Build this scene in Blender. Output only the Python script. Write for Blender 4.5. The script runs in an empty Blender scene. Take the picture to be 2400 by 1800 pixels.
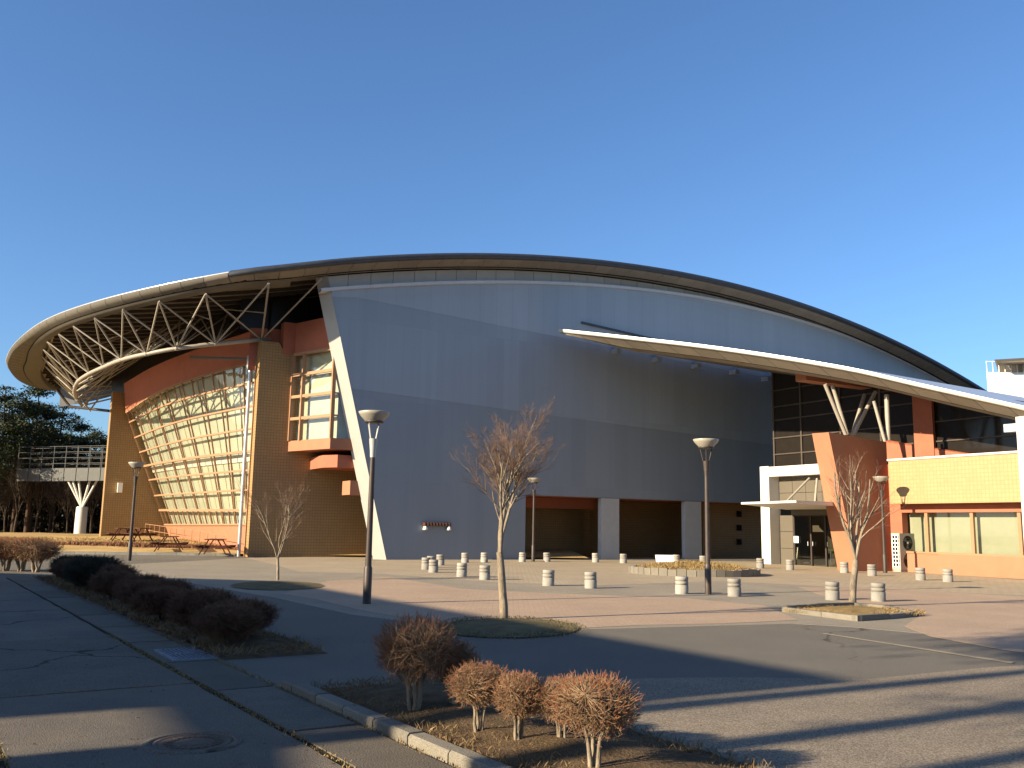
import bpy, bmesh, math, random
import numpy as np
from mathutils import Vector, Matrix
random.seed(7); rng = np.random.default_rng(7)
C = bpy.context.scene.collection
S = bpy.context.scene

# ------------------------------------------------------------------ camera, sky, sun, exposure
F = 2150.0; PITCH = math.atan(335/F); ROLL = math.radians(1.0); EYE = 1.6
cp, sp, cr, sr = math.cos(PITCH), math.sin(PITCH), math.cos(ROLL), math.sin(ROLL)
r0 = np.array([1, 0, 0.]); f0 = np.array([0, cp, sp]); u0 = np.array([0, -sp, cp])
CR = cr*r0+sr*u0; CU = -sr*r0+cr*u0; O = np.array([0, 0, EYE])
cam = bpy.data.cameras.new('camera'); co = bpy.data.objects.new('camera', cam); C.objects.link(co)
co.matrix_world = Matrix(((CR[0], CU[0], -f0[0], 0), (CR[1], CU[1], -f0[1], 0), (CR[2], CU[2], -f0[2], EYE), (0, 0, 0, 1)))
cam.sensor_width = 36; cam.lens = F/2400*36; cam.clip_end = 5000; cam.clip_start = .05
S.camera = co
SUN_EL = math.radians(20.3); SUN_AZ = math.radians(29)          # shadows run along (cos AZ, sin AZ)
SD = np.array([math.cos(SUN_AZ), math.sin(SUN_AZ)])           # ground direction the shadows take
to_sun = Vector((-SD[0]*math.cos(SUN_EL), -SD[1]*math.cos(SUN_EL), math.sin(SUN_EL)))
w = bpy.data.worlds.new('World'); S.world = w; w.use_nodes = True
nt = w.node_tree; bg = nt.nodes['Background']; sky = nt.nodes.new('ShaderNodeTexSky')
sky.sky_type = 'NISHITA'; sky.sun_disc = False; sky.sun_elevation = SUN_EL
sky.sun_rotation = math.atan2(to_sun.x, to_sun.y) % (2*math.pi)
sky.air_density = 1.0; sky.dust_density = .9; sky.ozone_density = 6.4
nt.links.new(sky.outputs[0], bg.inputs[0]); bg.inputs[1].default_value = .080
sl = bpy.data.lights.new('sun', 'SUN'); so = bpy.data.objects.new('sun', sl); C.objects.link(so)
sl.energy = 5.0; sl.angle = math.radians(.5); sl.color = (1, .83, .58)
so.rotation_euler = to_sun.to_track_quat('Z', 'Y').to_euler(); so.location = (-40, -20, 40)
S.view_settings.view_transform = 'Standard'; S.view_settings.look = 'None'
S.view_settings.gamma = 1; S.view_settings.use_curve_mapping = False; S.view_settings.exposure = 1.35

# ------------------------------------------------------------------ where photo points lie in the place
def ray(x, y): return (x-1200)*CR-(y-900)*CU+F*f0
def ground(x, y, z=0.0):
    d = ray(x, y); return O+(z-EYE)/d[2]*d
WA = math.radians(29)
TV = np.array([math.cos(WA), math.sin(WA), 0]); NV = np.array([-math.sin(WA), math.cos(WA), 0])
P0 = ground(905, 1312)
def tu(p):
    d = np.array(p)-P0; return np.array([d@TV, d@NV, p[2]])
def wld(t, u, z=0.0):
    p = P0+t*TV+u*NV; return np.array([p[0], p[1], z])
def onu(x, y, u):
    d = ray(x, y); return tu(O+((P0+u*NV-O)@NV)/(d@NV)*d)
def ont(x, y, t):
    d = ray(x, y); return tu(O+((P0+t*TV-O)@TV)/(d@TV)*d)
def onz(x, y, z=0.0): return tu(ground(x, y, z))

# ------------------------------------------------------------------ materials
def mat(name, col, rough=.8, spec=.3, metal=0., var=.15, scale=3., var2=.0, scale2=.4, bump=0., bscale=60., tint=None, tile=None, stretch=None, speck=0., sscale=300, orand=0., crack=None):
    m = bpy.data.materials.new(name); m.use_nodes = True
    n = m.node_tree.nodes; l = m.node_tree.links; b = n['Principled BSDF']
    b.inputs['Roughness'].default_value = rough; b.inputs['Specular IOR Level'].default_value = spec; b.inputs['Metallic'].default_value = metal
    tc = n.new('ShaderNodeTexCoord'); co_ = tc.outputs['Object']
    if stretch:
        mp = n.new('ShaderNodeMapping'); mp.inputs['Scale'].default_value = stretch; l.new(co_, mp.inputs[0]); co_ = mp.outputs[0]
    def noise(s, det=6, ro=.6):
        x = n.new('ShaderNodeTexNoise'); x.inputs['Scale'].default_value = s; x.inputs['Detail'].default_value = det; x.inputs['Roughness'].default_value = ro
        l.new(co_, x.inputs['Vector']); return x.outputs['Fac']
    def mixc(fac, a, bcol, mode='MIX'):
        x = n.new('ShaderNodeMix'); x.data_type = 'RGBA'; x.blend_type = mode
        if isinstance(fac, float): x.inputs[0].default_value = fac
        else: l.new(fac, x.inputs[0])
        for i, v in ((6, a), (7, bcol)):
            if isinstance(v, tuple): x.inputs[i].default_value = (*v[:3], 1)
            else: l.new(v, x.inputs[i])
        return x.outputs[2]
    def ramp(fac, lo, hi, a=0., bb=1.):
        x = n.new('ShaderNodeMapRange'); x.inputs[1].default_value = lo; x.inputs[2].default_value = hi; x.inputs[3].default_value = a; x.inputs[4].default_value = bb
        l.new(fac, x.inputs[0]); return x.outputs[0]
    c0 = tuple(c*(1-var) for c in col); c1 = tuple(min(1, c*(1+var)) for c in col)
    cur = mixc(ramp(noise(scale), .3, .7), c0, c1)
    if var2:
        t2 = tint or tuple(c*.45 for c in col)
        cur = mixc(ramp(noise(scale2, 8, .65), .5, .72, 0, var2), cur, t2)
    if speck:
        cur = mixc(ramp(noise(sscale, 2, .5), .35, .65, 0, 1), mixc(speck, cur, (0, 0, 0)), mixc(speck*.35, cur, (1, .95, .85)))
    if crack:
        nz = n.new('ShaderNodeTexNoise'); nz.inputs['Scale'].default_value = 1.3; nz.inputs['Detail'].default_value = 5; l.new(co_, nz.inputs['Vector'])
        wv = n.new('ShaderNodeVectorMath'); wv.operation = 'MULTIPLY_ADD'; wv.inputs[1].default_value = (.9,.9,.9); l.new(nz.outputs['Color'], wv.inputs[0]); l.new(co_, wv.inputs[2])
        vo = n.new('ShaderNodeTexVoronoi'); vo.feature = 'DISTANCE_TO_EDGE'; vo.inputs['Scale'].default_value = crack[0]; l.new(wv.outputs[0], vo.inputs['Vector'])
        cf = ramp(vo.outputs['Distance'], crack[1]*.4, crack[1], crack[2], 0)
        mk = n.new('ShaderNodeMath'); mk.operation = 'MULTIPLY'; l.new(cf, mk.inputs[0]); l.new(ramp(noise(.22, 3), .48, .56, 0, 1), mk.inputs[1])
        cur = mixc(mk.outputs[0], cur, tuple(c*.22 for c in col))
    if orand:
        oi = n.new('ShaderNodeObjectInfo'); g2 = n.new('ShaderNodeMix'); g2.data_type = 'RGBA'; g2.blend_type = 'MULTIPLY'; g2.inputs[0].default_value = 1
        mr = ramp(oi.outputs['Random'], 0, 1, 1-orand, 1+orand*.6); l.new(cur, g2.inputs[6]); l.new(mr, g2.inputs[7]); cur = g2.outputs[2]
    hgt = None
    if tile:
        tw_, th_, mort, off, mcol = tile
        br = n.new('ShaderNodeTexBrick'); br.offset = off; br.squash = 1
        br.inputs['Scale'].default_value = 1; br.inputs['Mortar Size'].default_value = mort; br.inputs['Mortar Smooth'].default_value = .1
        br.inputs['Brick Width'].default_value = tw_; br.inputs['Row Height'].default_value = th_
        br.inputs['Color1'].default_value = (.95, .95, .95, 1); br.inputs['Color2'].default_value = (1.04, 1.04, 1.04, 1); br.inputs['Mortar'].default_value = (1, 1, 1, 1)
        l.new(tc.outputs['UV'], br.inputs['Vector'])
        cur = mixc(1.0, cur, br.outputs['Color'], 'MULTIPLY')
        cur = mixc(br.outputs['Fac'], cur, mcol)
        inv = n.new('ShaderNodeMath'); inv.operation = 'SUBTRACT'; inv.inputs[0].default_value = 1; l.new(br.outputs['Fac'], inv.inputs[1]); hgt = inv.outputs[0] if not stretch else None
    l.new(cur, b.inputs['Base Color'])
    if bump or hgt:
        bp = n.new('ShaderNodeBump'); bp.inputs['Strength'].default_value = bump or .5; bp.inputs['Distance'].default_value = .02
        l.new(hgt if hgt else noise(bscale, 4), bp.inputs['Height']); l.new(bp.outputs[0], b.inputs['Normal'])
    return m
def glass(name, tintc, clear=.75, rough=.03):
    m = bpy.data.materials.new(name); m.use_nodes = True; n = m.node_tree.nodes; l = m.node_tree.links
    n.remove(n['Principled BSDF']); out = n['Material Output']
    tr = n.new('ShaderNodeBsdfTransparent'); tr.inputs[0].default_value = (*tintc, 1)
    gl = n.new('ShaderNodeBsdfGlossy'); gl.inputs['Roughness'].default_value = rough; gl.inputs['Color'].default_value = (.9, .95, 1, 1)
    fr = n.new('ShaderNodeLayerWeight'); fr.inputs[0].default_value = .35
    pw = n.new('ShaderNodeMath'); pw.operation = 'POWER'; pw.inputs[1].default_value = 2.; l.new(fr.outputs['Facing'], pw.inputs[0])
    ad = n.new('ShaderNodeMath'); ad.operation = 'MULTIPLY_ADD'; ad.inputs[1].default_value = .6; ad.inputs[2].default_value = 1-clear
    ad.use_clamp = True; l.new(pw.outputs[0], ad.inputs[0])
    mx = n.new('ShaderNodeMixShader'); l.new(ad.outputs[0], mx.inputs[0]); l.new(tr.outputs[0], mx.inputs[1]); l.new(gl.outputs[0], mx.inputs[2])
    l.new(mx.outputs[0], out.inputs[0]); return m
M = {}
M['asphalt'] = mat('plaza_asphalt', (.088, .073, .051), .9, .2, var=.18, scale=.8, var2=.5, scale2=.12, tint=(.06, .05, .037), bump=.5, bscale=130, speck=.5, sscale=90, crack=(.16, .006, .6))
M['apron'] = mat('gritty_tan_paving', (.21, .163, .11), .9, .2, var=.18, scale=1.1, var2=.6, scale2=.5, tint=(.145, .115, .085), bump=.6, bscale=110, speck=.38, sscale=70)
M['pink'] = mat('pink_paving', (.385, .275, .185), .9, .2, var=.16, scale=.5, var2=.5, scale2=.15, tint=(.29, .205, .15), bump=.4, speck=.25, sscale=60, tile=(.21, .105, .012, .5, (.32, .228, .16)))
M['tan'] = mat('tan_paving', (.36, .285, .19), .9, .2, var=.12, scale=.5, var2=.4, scale2=.2, tint=(.28, .22, .15), bump=.3, speck=.2, sscale=60, tile=(.3, .3, .012, .5, (.24, .19, .135)))
M['greypave'] = mat('grey_paving', (.25, .21, .15), .9, .2, var=.15, scale=.6, var2=.5, scale2=.2, tint=(.18, .15, .11), bump=.4, speck=.35, sscale=80)
M['lot'] = mat('worn_lot_concrete', (.108, .083, .056), .88, .25, var=.22, scale=1.3, var2=.8, scale2=.55, tint=(.045, .04, .034), bump=.5, bscale=90, speck=.35, sscale=140, orand=.16, crack=(.32, .012, .8))
M['gutter'] = mat('gutter_concrete', (.11, .088, .062), .9, .2, var=.2, scale=2.5, var2=.6, scale2=1.4, tint=(.08, .07, .055), bump=.4, speck=.25, sscale=120, orand=.2)
M['kerb'] = mat('kerb_concrete', (.17, .152, .12), .9, .2, var=.14, scale=4, var2=.5, scale2=2., bump=.4, speck=.2, sscale=120, orand=.2)
M['soil'] = mat('dry_soil', (.10, .068, .04), .95, .1, var=.35, scale=6, var2=.5, scale2=2.5, tint=(.16, .11, .055), bump=1., bscale=40)
M['drygrass'] = mat('dry_grass', (.24, .165, .07), .9, .1, var=.3, scale=3)
M['strawgrass'] = mat('brown_straw', (.17, .118, .06), .9, .1, var=.4, scale=3)
M['greengrass'] = mat('faded_grass', (.135, .112, .062), .9, .1, var=.3, scale=3, var2=.5, scale2=1.2, tint=(.20, .15, .07), bump=.8)
M['lawn'] = mat('straw_lawn', (.42, .29, .125), .95, .1, var=.2, scale=.8, var2=.6, scale2=.25, tint=(.29, .185, .08), bump=.8, bscale=25)
M['woodfloor'] = mat('woodland_floor', (.07, .05, .03), .95, .1, var=.3, scale=1, bump=.5)
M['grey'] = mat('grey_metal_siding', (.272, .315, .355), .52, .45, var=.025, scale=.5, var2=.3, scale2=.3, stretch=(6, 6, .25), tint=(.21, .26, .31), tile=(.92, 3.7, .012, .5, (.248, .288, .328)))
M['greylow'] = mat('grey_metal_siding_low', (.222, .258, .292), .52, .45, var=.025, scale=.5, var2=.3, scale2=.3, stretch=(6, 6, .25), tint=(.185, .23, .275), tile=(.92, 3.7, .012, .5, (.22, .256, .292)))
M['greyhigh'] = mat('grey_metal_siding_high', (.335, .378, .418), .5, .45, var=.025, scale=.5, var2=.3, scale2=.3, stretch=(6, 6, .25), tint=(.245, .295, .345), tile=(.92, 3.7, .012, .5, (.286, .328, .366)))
M['band'] = mat('pale_panel', (.50, .48, .43), .7, .3, var=.05, scale=2, var2=.25, scale2=.9, tint=(.40, .38, .34), orand=.08)
M['cornice'] = mat('cornice_metal', (.55, .55, .56), .45, .4, var=.05)
M['edge'] = mat('wall_edge_panel', (.36, .35, .32), .6, .3, var=.05, scale=1)
M['roof'] = mat('dark_roof_metal', (.06, .063, .072), .4, .5, metal=.3, var=.1)
M['rimmetal'] = mat('bright_gutter_metal', (.5, .5, .48), .3, .6, metal=.4, var=.06, scale=4)
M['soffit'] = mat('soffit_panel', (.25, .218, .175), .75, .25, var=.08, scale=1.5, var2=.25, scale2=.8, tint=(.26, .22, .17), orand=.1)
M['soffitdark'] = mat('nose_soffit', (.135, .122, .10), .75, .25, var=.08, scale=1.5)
M['under'] = mat('corrugated_deck', (.26, .215, .165), .7, .25, var=.15, scale=2)
M['purlin'] = mat('dark_purlin', (.045, .038, .032), .7, .2)
M['groove'] = mat('gutter_gap', (.02, .02, .022), .8, .1)
M['steel'] = mat('pale_truss_steel', (.30, .27, .225), .5, .4, var=.07, scale=5)
M['tile'] = mat('ochre_wall_tile', (.31, .192, .077), .6, .35, var=.07, scale=1.2, tile=(.14, .14, .012, 0., (.205, .128, .056)))
M['ytile'] = mat('yellow_wall_tile', (.36, .25, .122), .55, .35, var=.05, scale=1.2, tile=(.16, .16, .012, 0., (.325, .225, .108)))
M['red'] = mat('terracotta_render', (.36, .12, .07), .75, .25, var=.08, scale=1.5, var2=.2, scale2=.7)
M['lred'] = mat('salmon_render', (.35, .15, .085), .75, .25, var=.06, scale=1.5, var2=.2, scale2=.7, tint=(.30, .12, .065))
M['frame'] = mat('salmon_window_frame', (.31, .17, .09), .55, .35, var=.06, scale=5)
M['blind'] = mat('cream_blind', (.40, .395, .32), .8, .2, var=.08, scale=.9, var2=.35, scale2=.5, tint=(.36, .35, .25), orand=.03)
M['blindgrey'] = mat('grey_green_blind', (.27, .27, .20), .8, .2, var=.08, scale=.9)
M['glass'] = glass('facade_glass', (.93, .96, .90), .93)
M['darkglass'] = mat('dark_curtain_glass', (.018, .015, .013), .08, .22, var=.1)
M['doorglass'] = glass('door_glass', (.55, .56, .48), .85)
M['whitep'] = mat('white_render', (.58, .56, .51), .6, .3, var=.04, scale=2, var2=.2, scale2=1, tint=(.5, .48, .43))
M['concrete'] = mat('pale_concrete', (.28, .265, .235), .85, .2, var=.16, scale=5, var2=.55, scale2=.9, tint=(.22, .21, .19), bump=.2, speck=.12, sscale=80, orand=.22)
M['galv'] = mat('galvanised_pipe', (.50, .51, .53), .35, .5, metal=.5, var=.08)
M['lampdark'] = mat('dark_bronze_paint', (.045, .033, .028), .5, .4, var=.2, scale=8)
M['lamppale'] = mat('pale_lamp_collar', (.36, .36, .35), .5, .4, var=.1, scale=6)
M['lampbowl'] = mat('lamp_bowl_metal', (.30, .28, .23), .4, .5, var=.08, scale=8)
M['bark'] = mat('lichen_bark', (.25, .205, .15), .95, .1, var=.4, scale=18, var2=.7, scale2=9, tint=(.10, .085, .06), bump=.8, bscale=60, stretch=(1, 1, .4))
M['darkbark'] = mat('dark_bark', (.12, .095, .075), .95, .1, var=.4, scale=14, bump=.8)
M['woodbark'] = mat('shaded_wood_bark', (.055, .042, .032), .95, .1, var=.4, scale=3)  # bark darkened in colour to carry the shade under the pines
M['twig'] = mat('twig_bark', (.20, .13, .085), .95, .1, var=.3, scale=12)
M['redtwig'] = mat('red_brown_twig', (.21, .105, .065), .9, .1, var=.4, scale=9)
M['treetwig'] = mat('grey_russet_twig', (.15, .098, .072), .95, .1, var=.45, scale=5)
M['tiptwig'] = mat('russet_twig_tip', (.28, .118, .06), .9, .1, var=.4, scale=9)
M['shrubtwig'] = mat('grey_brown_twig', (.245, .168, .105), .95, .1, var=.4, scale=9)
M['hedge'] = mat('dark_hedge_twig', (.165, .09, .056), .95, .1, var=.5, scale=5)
M['hedgegreen'] = mat('dark_hedge_leaf', (.055, .05, .035), .9, .15, var=.4, scale=5)
M['needle'] = mat('pine_needle', (.032, .042, .016), .8, .2, var=.5, scale=1.1)
M['pinebark'] = mat('pine_bark', (.075, .048, .034), .95, .1, var=.3, scale=4, bump=.6)
M['wood'] = mat('red_stained_wood', (.075, .022, .014), .75, .25, var=.3, scale=6, stretch=(1, 8, 8))
M['iron'] = mat('rusty_cast_iron', (.11, .08, .058), .7, .4, metal=.3, var=.3, scale=9, bump=.6)
M['grate'] = mat('galvanised_grate', (.20, .22, .26), .5, .5, metal=.5, var=.2, scale=9)
M['clere'] = mat('clerestory_glass', (.016, .014, .014), .35, .25, var=.1)
M['dark'] = mat('dark_void', (.012, .011, .012), .9, .1)
M['white'] = mat('white_paint', (.80, .79, .75), .6, .3, var=.03)
M['line'] = mat('worn_line_paint', (.24, .215, .17), .8, .2, var=.2, scale=3, var2=.8, scale2=6, tint=(.15, .14, .12))
M['acbody'] = mat('beige_unit_metal', (.34, .31, .26), .5, .4, var=.04)
M['bldgwhite'] = mat('far_white_wall', (.82, .81, .78), .7, .3, var=.03)
M['bridge'] = mat('bridge_steel', (.085, .088, .085), .6, .3, var=.1)
M['nb'] = mat('neighbour_wall', (.35, .33, .30), .8, .2)
M['joint'] = mat('mossy_joint', (.035, .032, .022), .95, .1, var=.4, scale=12, bump=.8)
M['cwframe'] = mat('bronze_mullion', (.065, .052, .043), .6, .3)
M['colwhite'] = mat('pale_column', (.44, .44, .43), .8, .2, var=.05, var2=.25, tint=(.36, .35, .33))
M['panelgrey'] = mat('entrance_panel', (.105, .09, .068), .6, .3, var=.06, scale=1)
M['silver'] = mat('silver_fitting', (.6, .6, .58), .3, .5, metal=.6, var=.05)
M['paper'] = mat('white_paper', (.8, .8, .78), .9, .1, var=.02)

# ------------------------------------------------------------------ mesh builder
class MB:
    def __init__(s): s.v = []; s.f = []; s.sm = []
    def add(s, vs, fs, smooth=False):
        o = len(s.v); s.v += [tuple(map(float, p)) for p in vs]; s.f += [tuple(i+o for i in f) for f in fs]; s.sm += [smooth]*len(fs); return s
    def box(s, a, b):
        x0, x1 = sorted((a[0], b[0])); y0, y1 = sorted((a[1], b[1])); z0, z1 = sorted((a[2], b[2]))
        return s.add([(x0,y0,z0),(x1,y0,z0),(x1,y1,z0),(x0,y1,z0),(x0,y0,z1),(x1,y0,z1),(x1,y1,z1),(x0,y1,z1)],
                     [(0,3,2,1),(4,5,6,7),(0,1,5,4),(1,2,6,5),(2,3,7,6),(3,0,4,7)])
    def hexa(s, p): # 8 points: bottom ring of four, top ring of four
        return s.add(p, [(0,3,2,1),(4,5,6,7),(0,1,5,4),(1,2,6,5),(2,3,7,6),(3,0,4,7)])
    def bar(s, a, b, wx, wz, up=(0,0,1)):
        a, b = Vector(a), Vector(b); d = (b-a).normalized(); x = d.cross(Vector(up))
        x = x.normalized() if x.length > 1e-4 else Vector((1,0,0)); z = x.cross(d).normalized()
        P = [q+x*i*wx/2+z*j*wz/2 for q in (a, b) for i, j in ((-1,-1),(1,-1),(1,1),(-1,1))]
        return s.hexa(P)
    def plate(s, poly, z0, z1): # polygon in xy
        n = len(poly); return s.add([(x,y,z0) for x,y in poly]+[(x,y,z1) for x,y in poly],
            [tuple(range(n-1,-1,-1)), tuple(range(n,2*n))]+[(i,(i+1)%n,(i+1)%n+n,i+n) for i in range(n)])
    def upright(s, poly, u0, u1): # polygon in (t,z) thickened along u
        n = len(poly); return s.add([(t,u0,z) for t,z in poly]+[(t,u1,z) for t,z in poly],
            [tuple(range(n)), tuple(range(2*n-1,n-1,-1))]+[(i+n,(i+1)%n+n,(i+1)%n,i) for i in range(n)])
    def side(s, poly, t0, t1): # polygon in (u,z) thickened along t
        n = len(poly); return s.add([(t0,u,z) for u,z in poly]+[(t1,u,z) for u,z in poly],
            [tuple(range(n-1,-1,-1)), tuple(range(n,2*n))]+[(i,(i+1)%n,(i+1)%n+n,i+n) for i in range(n)])
    def tube(s, pts, r, n=8, cap=True, smooth=True):
        pts = [Vector(p) for p in pts]; R = r if isinstance(r, (list, tuple)) else [r]*len(pts)
        d = (pts[1]-pts[0]).normalized(); x = d.orthogonal().normalized(); V = []
        for i, p in enumerate(pts):
            if i == 0: d = pts[1]-p
            elif i == len(pts)-1: d = p-pts[i-1]
            else: d = pts[i+1]-pts[i-1]
            d.normalize(); x = (x-d*x.dot(d)); x = x.normalized() if x.length > 1e-5 else d.orthogonal().normalized(); y = d.cross(x)
            V += [p+(x*math.cos(k*2*math.pi/n)+y*math.sin(k*2*math.pi/n))*R[i] for k in range(n)]
        Fc = [(i*n+k, i*n+(k+1)%n, (i+1)*n+(k+1)%n, (i+1)*n+k) for i in range(len(pts)-1) for k in range(n)]
        s.add(V, Fc, smooth)
        if cap and n > 3: s.add([V[k] for k in range(n)], [tuple(range(n-1,-1,-1))]); s.add(V[-n:], [tuple(range(n))])
        return s
    def lathe(s, prof, n=20, c=(0,0,0), cap=True):
        V = [(c[0]+r*math.cos(k*2*math.pi/n), c[1]+r*math.sin(k*2*math.pi/n), c[2]+z) for r, z in prof for k in range(n)]
        s.add(V, [(i*n+k, i*n+(k+1)%n, (i+1)*n+(k+1)%n, (i+1)*n+k) for i in range(len(prof)-1) for k in range(n)], True)
        if cap:
            s.add(V[:n], [tuple(range(n-1,-1,-1))]); s.add(V[-n:], [tuple(range(n))])
        return s
    def grid(s, rows, smooth=False): # rows of equal length of points
        m = len(rows[0]); return s.add([p for r in rows for p in r], [(i*m+j, i*m+j+1, (i+1)*m+j+1, (i+1)*m+j) for i in range(len(rows)-1) for j in range(m-1)], smooth)
    def mesh(s, name, m):
        me = bpy.data.meshes.new(name); me.from_pydata(s.v, [], s.f); me.validate()
        me.polygons.foreach_set('use_smooth', s.sm if len(s.sm) == len(me.polygons) else [False]*len(me.polygons))
        uv = me.uv_layers.new(name='UVMap'); nl = len(me.loops)
        vi = np.empty(nl, int); me.loops.foreach_get('vertex_index', vi)
        V = np.array(s.v); nrm = np.empty(len(me.polygons)*3); me.polygons.foreach_get('normal', nrm); nrm = np.abs(nrm.reshape(-1,3))
        tot = np.empty(len(me.polygons), int); me.polygons.foreach_get('loop_total', tot); ax = np.repeat(np.argmax(nrm, 1), tot)
        P = V[vi]; uvs = np.where((ax == 0)[:,None], P[:,[1,2]], np.where((ax == 1)[:,None], P[:,[0,2]], P[:,[0,1]]))
        uv.data.foreach_set('uv', uvs.ravel()); me.materials.append(m); me.update(); return me
def P(name, mb, m, parent=None, label=None, kind=None, loc=None):
    me = mb if isinstance(mb, bpy.types.Mesh) else mb.mesh(name, m)
    o = bpy.data.objects.new(name, me); C.objects.link(o)
    if parent: o.parent = parent
    if label: o['label'] = label
    if kind: o['kind'] = kind
    if loc is not None: o.location = loc
    return o
def T(name, label, cat, loc=(0,0,0), rz=0, group=None, scale=None):
    o = bpy.data.objects.new(name, None); C.objects.link(o); o.location = tuple(map(float, loc)); o.rotation_euler = (0,0,rz)
    o['label'] = label; o['category'] = cat; o.empty_display_size = .2
    if group: o['group'] = group
    if scale: o.scale = scale
    return o
def struct(name, mb, m, parent=None): return P(name, mb, m, parent, kind='structure')
def copy_tree(o, parent=None):
    c = o.copy(); C.objects.link(c); c.parent = parent
    for ch in list(o.children): copy_tree(ch, c)
    return c
def ORD(i): return ['first','second','third','fourth','fifth','sixth','seventh','eighth','ninth','tenth','eleventh','twelfth','thirteenth','fourteenth','fifteenth','sixteenth','seventeenth','eighteenth'][i]

# ------------------------------------------------------------------ ground, paving
def gpoly(name, px, z, m, close=None):
    mb = MB(); pts = [ground(x, y) for x, y in px]; mb.plate([(p[0], p[1]) for p in pts], z-.003, z); return struct(name, mb, m)
g = MB(); N_ = 40
g.grid([[(x, y, -.012) for x in np.linspace(-1500, 1500, 13)] for y in np.linspace(-1500, 1500, 13)])
struct('ground', g, M['woodfloor'])
pa = MB(); pa.plate([(-60,-30),(60,-30),(70,60),(-6,62),(-30,34),(-60,34)], -.02, 0); struct('plaza', pa, M['asphalt'])
# concrete lot on the left of the gutter line
K0 = np.array([-.06, 6.07]); KD = np.array([-.552, .834]); KD /= np.linalg.norm(KD); KR = np.array([KD[1], -KD[0]])   # KR points to the plaza side
def kp(s, r): return K0+KD*s+KR*r
lot = MB(); lot.plate([tuple(kp(-14,-.62)), tuple(kp(23.5,-.62)), tuple(kp(23.5,-30)), tuple(kp(-14,-30))], .001, .004); lot_o = struct('parking_lot', lot, M['joint'])
sl_s = [-14,-9,-4.2,.15,4.5,8.8,13.1,17.4,23.5]; sl_r = [-.66,-2.55,-6.6,-11,-16,-21]
k = 0
for i in range(len(sl_s)-1):
    for j in range(len(sl_r)-1):
        a, b = sl_s[i]+.01, sl_s[i+1]-.01; c, d = sl_r[j]-(.035 if j == 1 else .01), sl_r[j+1]+(.02 if j == 0 else .01)
        mb = MB(); n_ = 9
        ja = [.03*(random.random()-.5) for _ in range(4*n_)]
        edge = [kp(a+(b-a)*q/n_, c+ja[q]) for q in range(n_)]+[kp(b+ja[n_+q], c+(d-c)*q/n_) for q in range(n_)]+[kp(b+(a-b)*q/n_, d+ja[2*n_+q]) for q in range(n_)]+[kp(a+ja[3*n_+q], d+(c-d)*q/n_) for q in range(n_)]
        mb.plate([tuple(p) for p in edge], .004, .014+.004*random.random()); P('concrete_slab', mb, M['lot'], lot_o)
gut = MB(); s_ = -10.; gut_o = None
gb = MB(); gb.plate([tuple(kp(-14,-.62)), tuple(kp(-14,-.02)), tuple(kp(23.5,-.02)), tuple(kp(23.5,-.62))], .0, .006); gut_o = struct('gutter', gb, M['joint'])
while s_ < 23:
    L = 1.95
    if True:
        mb = MB(); mb.plate([tuple(kp(s_,-.60)), tuple(kp(s_,-.05)), tuple(kp(s_+L,-.05)), tuple(kp(s_+L,-.60))], .005, .017+.004*random.random()); P('gutter_slab', mb, M['gutter'], gut_o)
    s_ += 2.0
# kerb stones between the gutter and the planting strips
kb = bpy.data.objects.new('kerb', None); C.objects.link(kb); kb['kind'] = 'structure'
def stone_row(s0, s1, r0, r1, h, parent, L=.6):
    s = s0
    while s < s1-.05:
        e = min(s+L, s1); mb = MB(); c = [tuple(kp(s+.008, r0)), tuple(kp(s+.008, r1)), tuple(kp(e-.008, r1)), tuple(kp(e-.008, r0))]
        hh = h+.008*(random.random()-.5); b_ = .018
        ci = [tuple(kp(s+.012, r0+b_)), tuple(kp(s+.012, r1-b_)), tuple(kp(e-.012, r1-b_)), tuple(kp(e-.012, r0+b_))]
        mb.add([(x,y,-.02) for x,y in c]+[(x,y,hh-b_) for x,y in c]+[(x,y,hh) for x,y in ci],
               [(i,(i+1)%4,(i+1)%4+4,i+4) for i in range(4)]+[(i+4,(i+1)%4+4,(i+1)%4+8,i+8) for i in range(4)]+[(8,9,10,11)])
        P('kerb_stone', mb, M['kerb'], parent); s = e
stone_row(-9, 3.9, 0, .15, .085, kb)
stone_row(-9, 3.3, 1.62, 1.74, .05, kb)
def strip(name, s0, s1, r0, r1, z, m):
    mb = MB(); ns = int((s1-s0)/.25); nr = 7; rows = []
    for i in range(ns+1):
        rows.append([(*kp(s0+(s1-s0)*i/ns, r0+(r1-r0)*j/nr), (z*(.35+.65*math.sin(math.pi*j/nr))+.03*random.random())*min(1., .02+.34*i, .02+.34*(ns-i))) for j in range(nr+1)])
    mb.grid([r[::-1] for r in rows], True); return struct(name, mb, m)
strip('planting_strip', -9, 3.7, .13, 1.64, .10, M['soil']); strip('hedge_bed', 6.0, 23.4, .08, 1.37, .09, M['soil'])
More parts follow.
